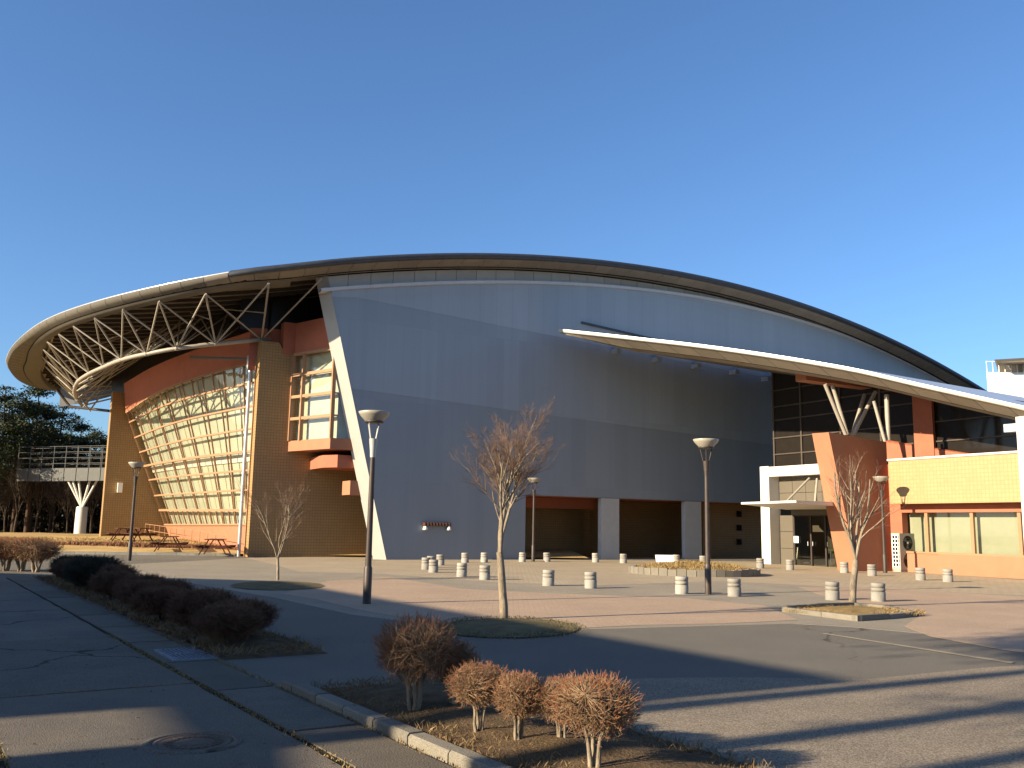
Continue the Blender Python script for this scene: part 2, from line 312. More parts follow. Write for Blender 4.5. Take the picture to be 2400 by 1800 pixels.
# paving fields on the plaza
gpoly('grey_paving', [(575,1308),(860,1304),(1300,1312),(2075,1336),(2600,1372),(2600,1500),(2330,1500),(2000,1470),(1860,1462),(1360,1476),(1100,1476),(820,1440),(640,1400),(520,1380),(360,1350),(260,1325)], .003, M['greypave'])
gpoly('tan_paving', [(860,1303),(1000,1309),(1240,1311),(1790,1316),(2075,1335),(2500,1368),(2500,1400),(2000,1378),(1700,1362),(1400,1372),(1180,1366),(900,1345),(700,1340),(640,1322),(575,1308)], .004, M['tan'])
gpoly('pink_paving', [(770,1362),(905,1352),(1080,1380),(1300,1392),(1600,1402),(1790,1420),(1830,1436),(1870,1454),(1700,1462),(1500,1466),(1360,1473),(1180,1474),(1000,1458),(840,1430),(740,1405),(660,1392)], .008, M['pink'])
gpoly('pink_apron', [(1870,1376),(2080,1380),(2500,1405),(2500,1545),(2330,1520),(2180,1492),(2120,1468),(2160,1442),(2010,1425)], .008, M['pink'])
gpoly('grey_paving', [(620,1372),(700,1352),(860,1350),(770,1372),(700,1392),(650,1398)], .006, M['greypave'])
gpoly('gritty_paving', [(1240,1640),(1420,1592),(1700,1588),(2040,1592),(2300,1566),(2600,1545),(2700,1830),(1480,1830),(1380,1760)], .005, M['apron'])
gpoly('line_marking', [(1928,1486),(1938,1486),(2380,1554),(2371,1556)], .012, M['line'])
# raised lawn terrace by the glazed end
kl0 = wld(-5.75, 4.9)[:2]; kl1 = wld(-10.6, 6.6)[:2]; kd = (kl1-kl0)/np.linalg.norm(kl1-kl0); kn = np.array([kd[1], -kd[0]])
if kn[1] < 0: kn = -kn
def tz(p):
    d = max(0., float((np.array(p[:2])-kl0)@kn)); return .10+.075*min(d, 3)+.026*max(0, min(d-3, 11))-(.05*max(0, min(d-24, 12)))
lw = MB(); rows = []
for i in range(0, 46):
    d = .02+i*.95
    rows.append([(*(kl0+kd*(-3.+q*1.6)+kn*d), tz(kl0+kn*d)+.03*math.sin(q*1.7+i)*min(1,i/4.)) for q in range(-9, 34)])
lw.grid(rows, True); struct('lawn', lw, M['lawn'])
tk = T('terrace_kerb', 'low dark kerb along the front of the straw lawn', 'kerb', (*kl0, 0), 0)
for q in range(40):
    mb = MB(); a = kd*(q*.9); b = kd*(q*.9+.885); n2 = -kn*.14
    mb.plate([tuple(a), tuple(b), tuple(b+n2), tuple(a+n2)], -.02, .13); P('kerb_stone', mb, M['concrete'], tk)
# ------------------------------------------------------------------ the hall (local axes: t along the grey wall, u into the building, z up)
A2, A1, A00 = -6.05923728e-03, 2.02403470e-01, 1.41763610e+01
def fz(t, off=0.): return A2*t*t+A1*t+A00+off+(.013*(t+4)**2 if t < -4 else 0.)
def interp(x, xs, ys): return float(np.interp(x, xs, ys))
hall = T('sports_hall', 'large hall with curved vaulted roof, blue grey metal wall and glazed rounded end', 'hall', (P0[0], P0[1], 0), WA)
TC = [-3.45,-3.39,-.68,1.54,5.08,8.92,14.56,20.86,26.09,31.78,37.98,41.04,43]; ZC = [12.24,12.26,12.92,13.39,13.98,14.40,14.78,14.97,14.75,14.06,12.79,11.8,11.2]
pc = np.polyfit(TC, ZC, 3)
def zc(t): return float(np.polyval(pc, t))
def edge_t(z): return -3.44*z/13.05
# grey wall: three sheets, each paler and a little prouder than the one below
def wall_poly(zlo, zhi, n=40):
    tl = edge_t(zlo(-1)); th = edge_t(zhi(-2)); bot = [(tl+(42.5-tl)*i/n) for i in range(n+1)]; top = [(th+(42.5-th)*i/n) for i in range(n+1)]
    return [(t, zlo(t)) for t in bot]+[(t, zhi(t)) for t in reversed(top)]
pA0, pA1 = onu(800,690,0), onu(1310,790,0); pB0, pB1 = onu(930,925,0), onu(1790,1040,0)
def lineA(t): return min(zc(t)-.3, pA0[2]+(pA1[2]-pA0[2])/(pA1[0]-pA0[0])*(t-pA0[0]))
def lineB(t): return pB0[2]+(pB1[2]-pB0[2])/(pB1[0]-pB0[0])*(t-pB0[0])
def on_edge(fn):
    z = 6.
    for _ in range(60): z = .5*z+.5*fn(edge_t(z))
    return edge_t(z)
tB = on_edge(lineB); tA = on_edge(lineA)
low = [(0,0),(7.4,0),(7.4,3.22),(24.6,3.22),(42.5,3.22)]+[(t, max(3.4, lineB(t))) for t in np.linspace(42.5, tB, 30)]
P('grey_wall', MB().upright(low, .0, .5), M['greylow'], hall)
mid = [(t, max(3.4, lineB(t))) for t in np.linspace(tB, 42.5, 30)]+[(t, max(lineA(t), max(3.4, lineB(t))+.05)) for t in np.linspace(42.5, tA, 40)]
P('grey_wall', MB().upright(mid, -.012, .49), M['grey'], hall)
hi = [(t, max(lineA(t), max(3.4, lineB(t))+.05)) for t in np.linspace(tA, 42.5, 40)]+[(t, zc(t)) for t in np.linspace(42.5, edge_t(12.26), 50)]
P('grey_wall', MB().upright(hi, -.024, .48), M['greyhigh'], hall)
ea, eb = (0, 0), (-3.44, 13.0)
P('wall_edge', MB().hexa([(.0,-.03,0),(-.44,.52,0),(-.2,.8,0),(.02,.4,0),(eb[0],-.03,eb[1]),(eb[0]-.42,.52,eb[1]),(eb[0]-.2,.8,eb[1]),(eb[0]+.02,.4,eb[1])]), M['edge'], hall)
# cornice and pale panels under the eave
rows = []
for t in np.linspace(-3.75, 42.5, 90): z = zc(t); rows.append([(t,-.13,z-.02),(t,-.13,z+.13),(t,.3,z+.17),(t,.3,z-.05),(t,-.13,z-.02)])
P('cornice', MB().grid(rows), M['cornice'], hall)
t = -3.5
while t < 41.5:
    e = t+1.13; mb = MB()
    mb.upright([(t+.012, zc(t)+.13), (e-.012, zc(e)+.13), (e-.012, fz(e,-.38)), (t+.012, fz(t,-.38))], .20, .3); P('wall_panel', mb, M['band'], hall); t = e
P('wall_backing', MB().upright([(x, zc(x)) for x in np.linspace(-3.4, 42.5, 40)]+[(x, fz(x,-.3)) for x in np.linspace(42.5, -3.4, 40)], .31, .5), M['groove'], hall)
# roof plan: rim of the vault measured along the photo, rounded at the glazed end
RIM = [(44,-1.3),(30,-1.3),(15,-1.3),(0,-1.3),(-4,-1.25),(-5.3,-1.05),(-6.4,-.85),(-7.4,-.55),(-8.5,.2),(-10.07,1.64),(-11.59,3.55),(-12.84,5.6),(-13.94,8.0),(-14.76,10.6),(-15.42,14.0),(-15.96,18.2),(-16.22,22.2),(-16.25,25),(-15.9,29.4),(-15.3,33.2),(-14.25,36.5),(-12.6,39.3),(-10,41.5),(-6,42.8),(0,43.2),(44,43.2)]
def smooth_curve(pts, step=.5):
    p = np.array(pts, float); out = []
    for i in range(len(p)-1):
        a, b = p[max(0,i-1)], p[min(len(p)-1,i+2)]; q0, q1 = p[i], p[i+1]; L = np.linalg.norm(q1-q0)
        m0 = (q1-a)/max(1e-6, np.linalg.norm(q1-q0)+np.linalg.norm(q0-a))*L; m1 = (b-q0)/max(1e-6, np.linalg.norm(q1-q0)+np.linalg.norm(b-q1))*L
        n = max(1, int(L/step))
        for k in range(n):
            x = k/n; out.append((2*x**3-3*x**2+1)*q0+(x**3-2*x**2+x)*m0+(-2*x**3+3*x**2)*q1+(x**3-x**2)*m1)
    out.append(p[-1]); return np.array(out)
rim = smooth_curve(RIM)
tg_ = np.gradient(rim, axis=0); tg_ /= np.linalg.norm(tg_, axis=1)[:,None]; inn = np.stack([tg_[:,1], -tg_[:,0]], 1)
if inn[0][1] < 0: inn = -inn
TN = [(-3.9,-.6),(-6.28,-.6),(-8.66,1.0),(-10.41,2.3),(-11.71,4.0),(-12.7,6.1),(-13.46,8.2),(-13.98,10.4),(-14.38,12.8),(-14.47,15.3),(-14.4,18.0),(-14.1,21.8),(-13.3,28.2)]
tnc = smooth_curve(TN, .15)
dw = np.array([np.min(np.linalg.norm(tnc-p, axis=1)) for p in rim]); dw = np.clip(dw, .6, 2.0)
for i_, p in enumerate(rim):
    f = min(1., max(0., (p[0]+8.5)/3.)) if p[1] < 20 else min(1., max(0., (p[1]-28)/4.))
    dw[i_] = dw[i_]*(1-f)+2.0*f
dw = np.convolve(np.pad(dw, 2, mode='edge'), np.ones(5)/5, mode='valid')
def ring_pt(i, d, off): p = rim[i]+inn[i]*d*dw[i]/2.; return (p[0], p[1], fz(p[0], off))
def sweep(prof, i0, i1): return MB().grid([[ring_pt(i, d, o) for d, o in prof] for i in range(i0, i1)], True)
iN = int(np.argmin(np.abs(rim[:,0]+7.9)+(rim[:,1] > 5)*99)); iE = int(np.argmin(np.abs(rim[:,0]+8)+(rim[:,1] < 30)*99)); nR = len(rim)
P('gutter_rim', sweep([(.6,.15),(.03,.10),(.0,.075),(.02,.055)], iN, iE), M['rimmetal'], hall, 'bright metal gutter lip round the rounded roof end')
P('roof_edge', sweep([(.8,.14),(.04,.12),(.02,-.06),(.1,-.15),(.2,-.16)], 0, iN+1), M['roof'], hall)
P('roof_edge', sweep([(.8,.14),(.04,.12),(.02,-.06),(.1,-.15),(.2,-.16)], iE-1, nR), M['roof'], hall)
P('gutter_gap', sweep([(.86,-.30),(1.0,-.34),(1.12,-.36)], 0, nR), M['groove'], hall)
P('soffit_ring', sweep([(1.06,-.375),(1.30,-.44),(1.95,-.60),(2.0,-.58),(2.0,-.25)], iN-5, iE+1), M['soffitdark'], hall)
arc = np.concatenate([[0], np.cumsum(np.linalg.norm(np.diff(rim, axis=0), axis=1))]); a0 = 0
def rim_at(s):
    p = np.array([np.interp(s, arc, rim[:,0]), np.interp(s, arc, rim[:,1])]); n = np.array([np.interp(s, arc, inn[:,0]), np.interp(s, arc, inn[:,1])]); return p, n/np.linalg.norm(n)*float(np.interp(s, arc, dw))/2.
s = .2; s_nose = arc[iN]
while s < arc[iE]+6:
    L = 1.13; rows = []
    for q in np.linspace(s+.012, s+L-.012, 4):
        p, n = rim_at(q); row = []
        for d, o in ((.02,.05) if s > s_nose-.5 else (.12,-.12),(.14,-.14),(.55,-.225),(.98,-.335),(1.3,-.36) if s < s_nose-3 else (1.06,-.345)):
            x = p+n*d; row.append((x[0], x[1], fz(x[0], o)))
        rows.append(row)
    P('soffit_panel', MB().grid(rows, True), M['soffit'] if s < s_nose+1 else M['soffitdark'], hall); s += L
# vault skin, top and underside
half = iN+0
def uspan(t, d=0.):
    us = []
    for i in range(nR-1):
        a, b = rim[i]+inn[i]*d*dw[i]/2., rim[i+1]+inn[i+1]*d*dw[i+1]/2.
        if (a[0]-t)*(b[0]-t) <= 0 and abs(a[0]-b[0]) > 1e-6: us.append(a[1]+(t-a[0])/(b[0]-a[0])*(b[1]-a[1]))
    return (min(us), max(us)) if len(us) > 1 else None
def vault(d, off, ts, nu=24):
    rows = []
    for t in ts:
        q = uspan(t, d)
        if q: rows.append([(t, q[0]+(q[1]-q[0])*k/nu, fz(t, off)) for k in range(nu+1)])
    return MB().grid(rows, True)
nose_ts = list(-16.15+np.array([0,.03,.08,.16,.3,.5,.8,1.2,1.7,2.3,3,4,5,6,7,8.2]))
P('roof', vault(.02, .03, nose_ts+list(np.linspace(-7.9, 43.9, 40))), M['rimmetal'], hall)
P('roof', vault(.05, .13, list(np.linspace(-7.9, 43.9, 50))), M['roof'], hall)
P('roof_step', MB().side([(uspan(-7.9)[0]+.03, fz(-7.9,-.05)), (uspan(-7.9)[1]-.03, fz(-7.9,-.05)), (uspan(-7.9)[1]-.03, fz(-7.9,.13)), (uspan(-7.9)[0]+.03, fz(-7.9,.13))], -7.92, -7.88), M['rimmetal'], hall)
P('roof_underside', vault(1.9, -.27, [t+1.95 for t in nose_ts]+list(np.linspace(-5, 3, 10))), M['under'], hall)
for q in np.arange(1.2, 40, 1.15):
    ts = [t for t in np.linspace(-14.1, 2, 60) if (lambda z: z and z[0] < q < z[1])(uspan(t, 2.0))]
    if len(ts) > 2: P('purlin', MB().grid([[(t,q-.06,fz(t,-.30)),(t,q-.06,fz(t,-.45)),(t,q+.06,fz(t,-.45)),(t,q+.06,fz(t,-.30))] for t in ts]), M['purlin'], hall)
# steel ring truss under the rounded end
BN = [(-3.9,5.0),(-5.35,4.0),(-7.54,3.87),(-9.19,4.4),(-10.35,5.6),(-11.28,7.2),(-11.84,9.43),(-12.32,11.7),(-12.62,14.5),(-12.62,17.2),(-12.45,20.2),(-12.05,24),(-11.43,28.3)]
def b3(i): return Vector((*BN[i], fz(BN[i][0], -2.5)))
def t3(i): return Vector((*TN[i], fz(TN[i][0], -.62)))
bcurve = smooth_curve(BN, .4)
truss = P('ring_truss', MB().tube([(p[0], p[1], fz(p[0], -2.5)) for p in bcurve], .105, 8), M['steel'], hall)
c_ = Vector((-3.5, 15))
def in3(i, k):
    p = Vector(BN[i]); d = (c_-p).normalized()*k; q = p+d; return Vector((q.x, q.y, fz(q.x, -.55)))
for i in range(1, len(BN)):
    def rod(a, b, r=.042): P('strut', MB().tube([a, b], r, 6), M['steel'], truss)
    rod(b3(i), t3(i), .048)
    if i+1 < len(TN): rod(b3(i), t3(i+1))
    rod(b3(i), t3(i-1))
    rod(b3(i), in3(i, 3.0)); rod(b3(i), in3(i, 4.6), .036)
    if i+1 < len(BN): rod(b3(i), in3(i+1, 3.0), .036); rod(b3(i).lerp(t3(i),.5), in3(i+1, 1.5), .03)
    if i > 1: rod(b3(i), in3(i-1, 3.4), .036)
    mb = MB(); mb.lathe([(.0,-.12),(.10,-.09),(.13,0),(.10,.09),(0,.12)], 10, b3(i), False); P('node', mb, M['steel'], truss)
# maintenance frame at the far end of the nose
def far(x, y, u): return Vector(onu(x, y, u))
fp = [far(132,912,26), far(164,953,26), far(255,963,23.4)]
P('truss_brace', MB().tube(fp, .09, 6), M['lampdark'], hall)
for (a, b) in (((172,905),(262,905)),((175,922),(262,912)),((190,934),(262,922)),((205,948),(262,934)),((245,895),(195,955)),((262,893),(212,960)),((225,895),(180,940)),((170,905),(212,965)),((198,897),(205,950))):
    P('truss_brace', MB().tube([far(*a, 22.9), far(*b, 22.9)], .05, 6), M['steel'], hall)
# brick fins at the two ends of the glazing
fin = MB().upright([(-5.5,0),(1.6,0),(1.6,9.75),(-4.35,9.75),(-4.42,10.0),(-4.6,10.3),(-5.5,10.3)], 3.5, 4.12); P('tiled_wall', fin, M['tile'], hall)
fin = MB().upright([(-10.2,.3),(-3,.3),(-3,9.6),(-10.2,9.6)], 21.7, 22.6); P('tiled_wall', fin, M['tile'], hall)
P('wall_trim', MB().box((-5.56,4.00,0),(-5.50,4.10,9.6)), M['frame'], hall)
pipe = P('drain_pipe', MB().tube([(-5.74,4.32,.0),(-5.74,4.32,9.05)], .085, 10), M['galv'], hall)
P('hopper', MB().lathe([(.1,8.85),(.19,9.0),(.19,9.5),(.16,9.55)], 12, (-5.74,4.32,.1)), M['galv'], pipe)
P('drain_pipe', MB().tube([(-5.74,4.4,9.5),(-8.2,6.5,9.65)], .07, 8), M['soffitdark'], hall)
P('wall_lamp', MB().box((-9.48,21.45,3.3),(-9.2,21.69,3.9)), M['white'], hall)
# glazed rounded wall leaning outwards
U_T = [4.0,4.7,5.8,6.9,8.7,10.9,12.8,15.7,18.8,21.8]
uc = np.linspace(4.0, 21.8, 60)
pt_ = np.polyfit(U_T, [-5.25,-5.5,-5.86,-6.25,-6.95,-7.48,-7.98,-8.45,-8.86,-9.2], 4); pb_ = np.polyfit(U_T, [-5.05,-5.12,-5.28,-5.45,-5.68,-5.88,-6.08,-6.42,-6.65,-6.85], 4)
def ttop(u): return float(np.polyval(pt_, u))
def tbot(u): return float(np.polyval(pb_, u))
def tgl(u, z): return tbot(u)+(z-2.2)/5.8*(ttop(u)-tbot(u))
ZN = [1.5,2.17,3.16,4.11,5.03,6.14,7.24,8.38,9.4]; ZF = [1.36,2.26,3.16,4.13,4.99,5.84,6.74,7.69,8.30]
us = [4.14,5.3,6.9,8.8,10.9,12.9,15.0,17.1,19.3,21.5]; NB = len(us)-1; UG = sorted(list(np.linspace(4.14,21.5,24)))
def zrow(r, u): v = (u-4.2)/17.3; return ZN[r]+(ZF[r]-ZN[r])*v
def gp(r, u, d=0.): z = zrow(r, u); return Vector((tgl(u, z)+d, u, z))
gl = P('glazed_wall', MB().grid([[gp(r, u, .38) for u in UG] for r in range(9)], True), M['blind'], hall, 'cream blinds behind the leaning glazed wall')
for r in range(8):
    for j in range(NB):
        a, b = us[j]+.03, us[j+1]-.03; mid_ = (a+b)/2
        P('pane', MB().add([gp(r, a), gp(r, mid_), gp(r, b), gp(r+1, b), gp(r+1, mid_), gp(r+1, a)], [(0,5,4,1),(1,4,3,2)]), M['glass'], gl)
for j in range(NB+1):
    P('mullion', MB().tube([gp(0, us[j], -.03), gp(4, us[j], -.03), gp(8, us[j], -.03)], .05, 4, smooth=False), M['frame'], gl)
for j in range(NB):
    u = us[j]+.45*(us[j+1]-us[j]); P('inner_mullion', MB().tube([gp(0, u, .2), gp(8, u, .2)], .05, 4, smooth=False), M['frame'], gl)
for j in range(NB):
    u = (us[j]+us[j+1])/2
    for r in (0, 7): P('mullion', MB().tube([gp(r, u, -.03), gp(r+1, u, -.03)], .05, 4, smooth=False), M['frame'], gl)
P('inner_ceiling', MB().grid([[gp(8, u, .0)+Vector((0,0,.05)) for u in UG], [Vector((-2.9, u, zrow(8,u)+.3)) for u in UG]]), M['whitep'], gl)
for r in range(9):
    P('transom', MB().tube([gp(r, u, -.06) for u in UG], .062 if r not in (1, 4) else .085, 4, smooth=False), M['frame'], gl)
P('floor_edge', MB().grid([[(tgl(u, z)+.3, u, z) for u in UG] for z in (zrow(4,12)-.42, zrow(4,12)-.05)]), M['whitep'], gl)
P('plinth', MB().grid([[(tgl(u, z)-.02, u, z) for u in UG] for z in (-.2, .7, 1.42)]), M['lred'], hall, 'sunlit salmon plinth under the glazing')
rows = []
for k in range(8):
    v = k/7; row = []
    for u in UG:
        z0 = zrow(8, u)-.02; tt = tgl(u, z0)-.10-.25*v; z1 = fz(tt, -1.95); row.append((tt, u, z0+(z1-z0)*v))
    rows.append(row)
P('red_band', MB().grid(rows, True), M['red'], hall)
rows = []
for v in (0, 1):
    rows.append([(tgl(u, 8.4)+.25, u, fz(tgl(u,8.4)+.25, -2.3+2.2*v)) for u in np.linspace(3.9, 30, 26)])
P('clerestory', MB().grid(rows), M['clere'], hall)
P('clerestory', MB().upright([(-6.4,10.9),(1,10.9),(1,13.4),(-6.4,12.4)], 4.15, 4.2), M['clere'], hall)
P('red_wall', MB().upright([(-5.9,8.9),(-4.3,8.9),(-4.3,11.1),(-5.9,11.0)], 4.125, 4.14), M['red'], hall)
P('inner_wall', MB().side([(4.2,0),(21.5,0),(21.5,8.6),(4.2,9.6)], -3.2, -3.0), M['blind'], hall)
# red header and bay window beside the grey wall
P('red_header', MB().plate([(-4.42,3.44),(-3.84,3.44),(-2.72,.45),(1,.45),(1,4.1),(-4.42,4.1)], 9.75, 11.35), M['red'], hall)
bay = P('bay_window', MB().plate([(-3.92,3.6),(-2.80,.42),(0,.42),(0,3.6)], 5.02, 5.52), M['lred'], hall)
Aq, Bq = np.array([-3.84,3.44]), np.array([-2.72,.52]); zz = [5.52,6.58,7.65,8.72,9.75]
dq = (Bq-Aq); dn = np.array([-dq[1], dq[0]])/np.linalg.norm(dq); dn = dn if dn[0] < 0 else -dn
def bq(f, z, d=0): p = Aq+dq*f+dn*d; return (p[0], p[1], z)
for f0_, f1_ in ((.02,.27),(.27,.98)):
    for i in range(4): P('pane', MB().add([bq(f0_+.01,zz[i]), bq(f1_-.01,zz[i]), bq(f1_-.01,zz[i+1]), bq(f0_+.01,zz[i+1])], [(0,1,2,3)]), M['glass'], bay)
for f in (.0,.27,1.): P('mullion', MB().bar(bq(f,5.52,.02), bq(f,9.76,.02), .17, .17, (0,1,0)), M['frame'], bay)
for z in zz[1:]: P('transom', MB().bar(bq(0,z,.03), bq(1,z,.03), .13, .14), M['frame'], bay)
P('bay_blind', MB().add([bq(0,5.5,-.3), bq(1,5.5,-.3), bq(1,9.75,-.3), bq(0,9.75,-.3)], [(0,1,2,3)]), M['blind'], bay)
for i in range(4): P('pane', MB().add([(-2.70,.53,zz[i]),(.2,.53,zz[i]),(.2,.53,zz[i+1]),(-2.7,.53,zz[i+1])], [(0,1,2,3)]), M['glass'], bay)
P('bay_blind', MB().add([(-2.5,1.0,5.5),(.4,1.0,5.5),(.4,1.0,9.75),(-2.5,1.0,9.75)], [(0,1,2,3)]), M['whitep'], bay)
P('mullion', MB().bar((-2.62,.6,9.3),(-1.62,.6,5.5),.22,.1,(0,1,0)), M['lred'], bay)
for z in (6.6,7.65): P('transom', MB().bar((-2.7,.62,z),(0,.62,z),.1,.07), M['lred'], bay)
P('red_beam', MB().plate([(-2.75,1.5),(-2.3,.75),(0,.75),(0,3.5),(-2.75,3.5)], 4.2, 4.78), M['red'], hall)
P('red_block', MB().box((-1.72,.5,2.95),(-.7,1.6,3.6)), M['lred'], hall)
# covered recess under the grey wall
P('recess_wall', MB().upright([(7.4,0),(27,0),(27,3.2),(7.4,3.2)], 4.6, 4.9), M['tile'], hall)
P('recess_wall', MB().side([(.5,0),(4.6,0),(4.6,3.2),(.5,3.2)], 7.1, 7.38), M['tile'], hall)
P('recess_ceiling', MB().plate([(7.4,.5),(27,.5),(27,4.6),(7.4,4.6)], 3.20, 3.3), M['red'], hall)
P('red_beam', MB().upright([(7.42,2.62),(14.1,2.68),(14.1,3.2),(7.42,3.2)], 2.9, 3.1), M['red'], hall)
P('tiled_pier', MB().box((13.6,2.2,0),(14.4,3.4,3.19)), M['tile'], hall)
for a, b in ((12.05,13.21),(17.72,18.89)): P('column', MB().box((a,.03,0),(b,.34,3.20)), M['colwhite'], hall)
P('recess_wall', MB().box((20.6,1.9,0),(25.5,2.3,3.19)), M['tile'], hall)
for y in (1205,1237,1270):
    a = onu(1731, y, 1.9); P('small_window', MB().box((a[0]-.16,1.80,a[2]-.17),(a[0]+.16,1.93,a[2]+.17)), M['dark'], hall)
P('recess_floor', MB().plate([(7.4,.0),(26,.0),(26,4.6),(7.4,4.6)], -.01, .014), M['tan'], hall)
a = onu(1024, 1229, -.1); br = P('spotlight_bracket', MB().box((a[0]-.72,-.16,a[2]-.08),(a[0]+.72,-.01,a[2]+.09)), M['wood'], hall)
for i in range(9): P('slat', MB().box((a[0]-.70+.16*i,-.19,a[2]-.07),(a[0]-.62+.16*i,-.162,a[2]+.08)), M['frame'], br)
for q in (-.62,.62): P('spotlight', MB().lathe([(.03,0),(.09,-.05),(.12,-.17),(.1,-.19)], 10, (a[0]+q,-.14,a[2]-.08)), M['white'], br)
# the rest of the body
P('end_wall', MB().side([(0,0),(33,0),(33,11),(0,11)], 41.8, 42.2), M['grey'], hall)
P('back_wall', MB().upright([(-3,0),(42,0),(42,fz(42,-.4))]+[(x, fz(x,-.4)) for x in np.linspace(40,-3,20)], 33, 33.4), M['grey'], hall)
# ------------------------------------------------------------------ entrance wing (same axes as the hall)
wing = T('entrance_wing', 'low wing with yellow tiled parapet, sloping wing shaped canopy, red pier and glass entrance', 'building', (P0[0], P0[1], 0), WA)
TWB = 20.4; uL = ont(1811, 980, TWB)[1]
P('pilaster', MB().box((17.75,-6.42,0),(18.5,-5.82,4.84)), M['whitep'], wing)
P('beam', MB().box((17.78,-12.4,4.32),(18.5,-6.43,4.80)), M['whitep'], wing)
# panelled wall over the doors
for a, b in ((-7.32,-6.46),(-8.18,-7.34),(-9.2,-8.2),(-10.2,-9.22),(-11.2,-10.22),(-12.2,-11.22)):
    for z0, z1 in ((2.75,3.5),(3.52,4.3)): P('wall_panel', MB().box((18.42,a,z0),(18.5,b,z1)), M['panelgrey'], wing)
for z0, z1 in ((0,.78),(.8,1.6),(1.62,2.4)): P('wall_panel', MB().box((18.40,-7.30,z0),(18.5,-6.46,z1)), M['panelgrey'], wing)
P('door_head', MB().box((18.3,-12.3,2.42),(18.5,-7.32,2.72)), M['panelgrey'], wing)
dr = P('door_frame', MB().box((18.38,-7.42,0),(18.48,-7.33,2.42)).box((18.38,-12.3,2.36),(18.48,-7.33,2.42)), M['lampdark'], wing)
for a in (-8.45,-9.35,-10.25,-11.2): P('door_post', MB().box((18.38,a-.04,0),(18.48,a+.04,2.36)), M['lampdark'], dr)
for a, b in ((-8.41,-7.42),(-9.31,-8.49),(-10.21,-9.39),(-11.16,-10.29),(-12.1,-11.24)):
    P('door_glass', MB().add([(18.43,a,.03),(18.43,b,.03),(18.43,b,2.36),(18.43,a,2.36)], [(0,1,2,3)]), M['doorglass'], dr)
for a in (-8.3,-8.6,-9.5): P('door_handle', MB().tube([(18.34,a,.95),(18.34,a,1.15)], .025, 6), M['silver'], dr)
P('lobby_wall', MB().side([(-12.3,0),(-6.2,0),(-6.2,4.8),(-12.3,4.8)], 20.6, 20.8), M['panelgrey'], wing)
P('lobby_wall', MB().box((TWB+.1,uL-.1,0),(30,uL+.1,9.2)), M['panelgrey'], wing)
# thin porch canopy with two stays
cpz = 2.78; c_ = [onz(1737,1182,cpz), onz(1866,1178,cpz)]
porch = P('porch_canopy', MB().hexa([(c_[0][0],c_[0][1],cpz),(c_[1][0],c_[1][1],cpz),(18.38,-11.9,cpz-.10),(18.38,-6.95,cpz-.10),(c_[0][0],c_[0][1],cpz+.09),(c_[1][0],c_[1][1],cpz+.09),(18.38,-11.9,cpz+.16),(18.38,-6.95,cpz+.16)]), M['whitep'], wing)
for (bx_, by_), (tx_, ty_) in (((1840,1179),(1897,1121)),((1910,1180),(1915,1122))):
    a = onz(bx_, by_, cpz+.15); b = ont(tx_, ty_, 18.0); P('stay', MB().tube([a, b], .055, 8), M['steel'], porch)
# slanted red pier and the red wall behind the parapet
P('red_pier', MB().add([(15.84,-13.3,0),(18.02,-13.3,0),(18.02,-13.3,5.58),(14.44,-13.3,5.78),(16.15,-12.0,0),(18.02,-12.0,0),(18.02,-12,5.6),(14.86,-12.0,5.86)],
  [(0,1,2,3),(7,6,5,4),(0,3,7,4),(3,2,6,7),(1,5,6,2),(0,4,5,1)]), M['lred'], wing, 'salmon red pier with slanted sunlit end')
ra, rb = ont(2070, 1036, TWB-.2), ont(2352, 1076, TWB-.2)
P('red_wall', MB().side([(-11.5,4.0),(-11.5,ra[2]+.1),(ra[1],ra[2]),(rb[1],rb[2]),(-26,rb[2]-.4),(-26,4.0)], TWB-.2, TWB-.05), M['red'], wing)
P('red_wall', MB().side([(-13.9,0),(-12.3,0),(-12.3,4.6),(-13.9,4.6)], 18.04, 18.4), M['red'], wing)
# dark curtain wall above
def zcan(u): return 11.93+.283*u
cw = P('curtain_wall', MB().side([(uL,4.0),(-27,4.0),(-27,zcan(-26)+.2),(uL,zcan(uL)-.1)], TWB, TWB+.1), M['darkglass'], wing)
for yl in (955, 986, 1028, 1066, 917):
    z = ont(1812, yl, TWB)[2]; P('transom', MB().box((TWB-.07,max(-27,min(-9,-(11.75-z)/.283)),z-.03),(TWB-.002,uL-.02,z+.03)), M['cwframe'], cw)
for x, y0, y1 in ((1812,900,1093),(1876,880,1090),(1968,905,1012),(2062,935,1040)):
    a = ont(x, 950, TWB-.05); P('mullion', MB().box((TWB-.08,a[1]-.05,4.0),(TWB-.001,a[1]+.05,zcan(a[1])-.2)), M['cwframe'], cw)
a, b = ont(2140, 950, TWB-.2), ont(2185, 950, TWB-.2)
P('red_column', MB().box((TWB-.25,b[1],4.2),(TWB-.09,a[1],zcan(a[1])-.25)), M['red'], wing)
# yellow parapet, window band and salmon base
P('yellow_parapet', MB().box((17.4,-28,2.85),(18.02,-13.85,4.68)), M['ytile'], wing)
P('coping', MB().box((17.35,-28,4.682),(18.06,-13.82,4.76)), M['whitep'], wing)
P('window_head', MB().box((18.03,-28,2.5),(18.3,-13.91,2.9)), M['red'], wing)
wb = P('window_band', MB().side([(-28,.85),(-13.9,.85),(-13.9,2.52),(-28,2.52)], 18.55, 18.6), M['blindgrey'], wing)
mu = [-13.92,-15.03,-17.10,-19.07,-21.1,-23.2,-25.3,-27.9]
for a, b in zip(mu[1:], mu[:-1]): P('pane', MB().add([(18.2,a+.06,.87),(18.2,b-.06,.87),(18.2,b-.06,2.5),(18.2,a+.06,2.5)], [(0,1,2,3)]), M['glass'], wb)
for a in mu[1:]: P('mullion', MB().box((18.10,a-.07,.87),(18.22,a+.07,2.5)), M['frame'], wb)
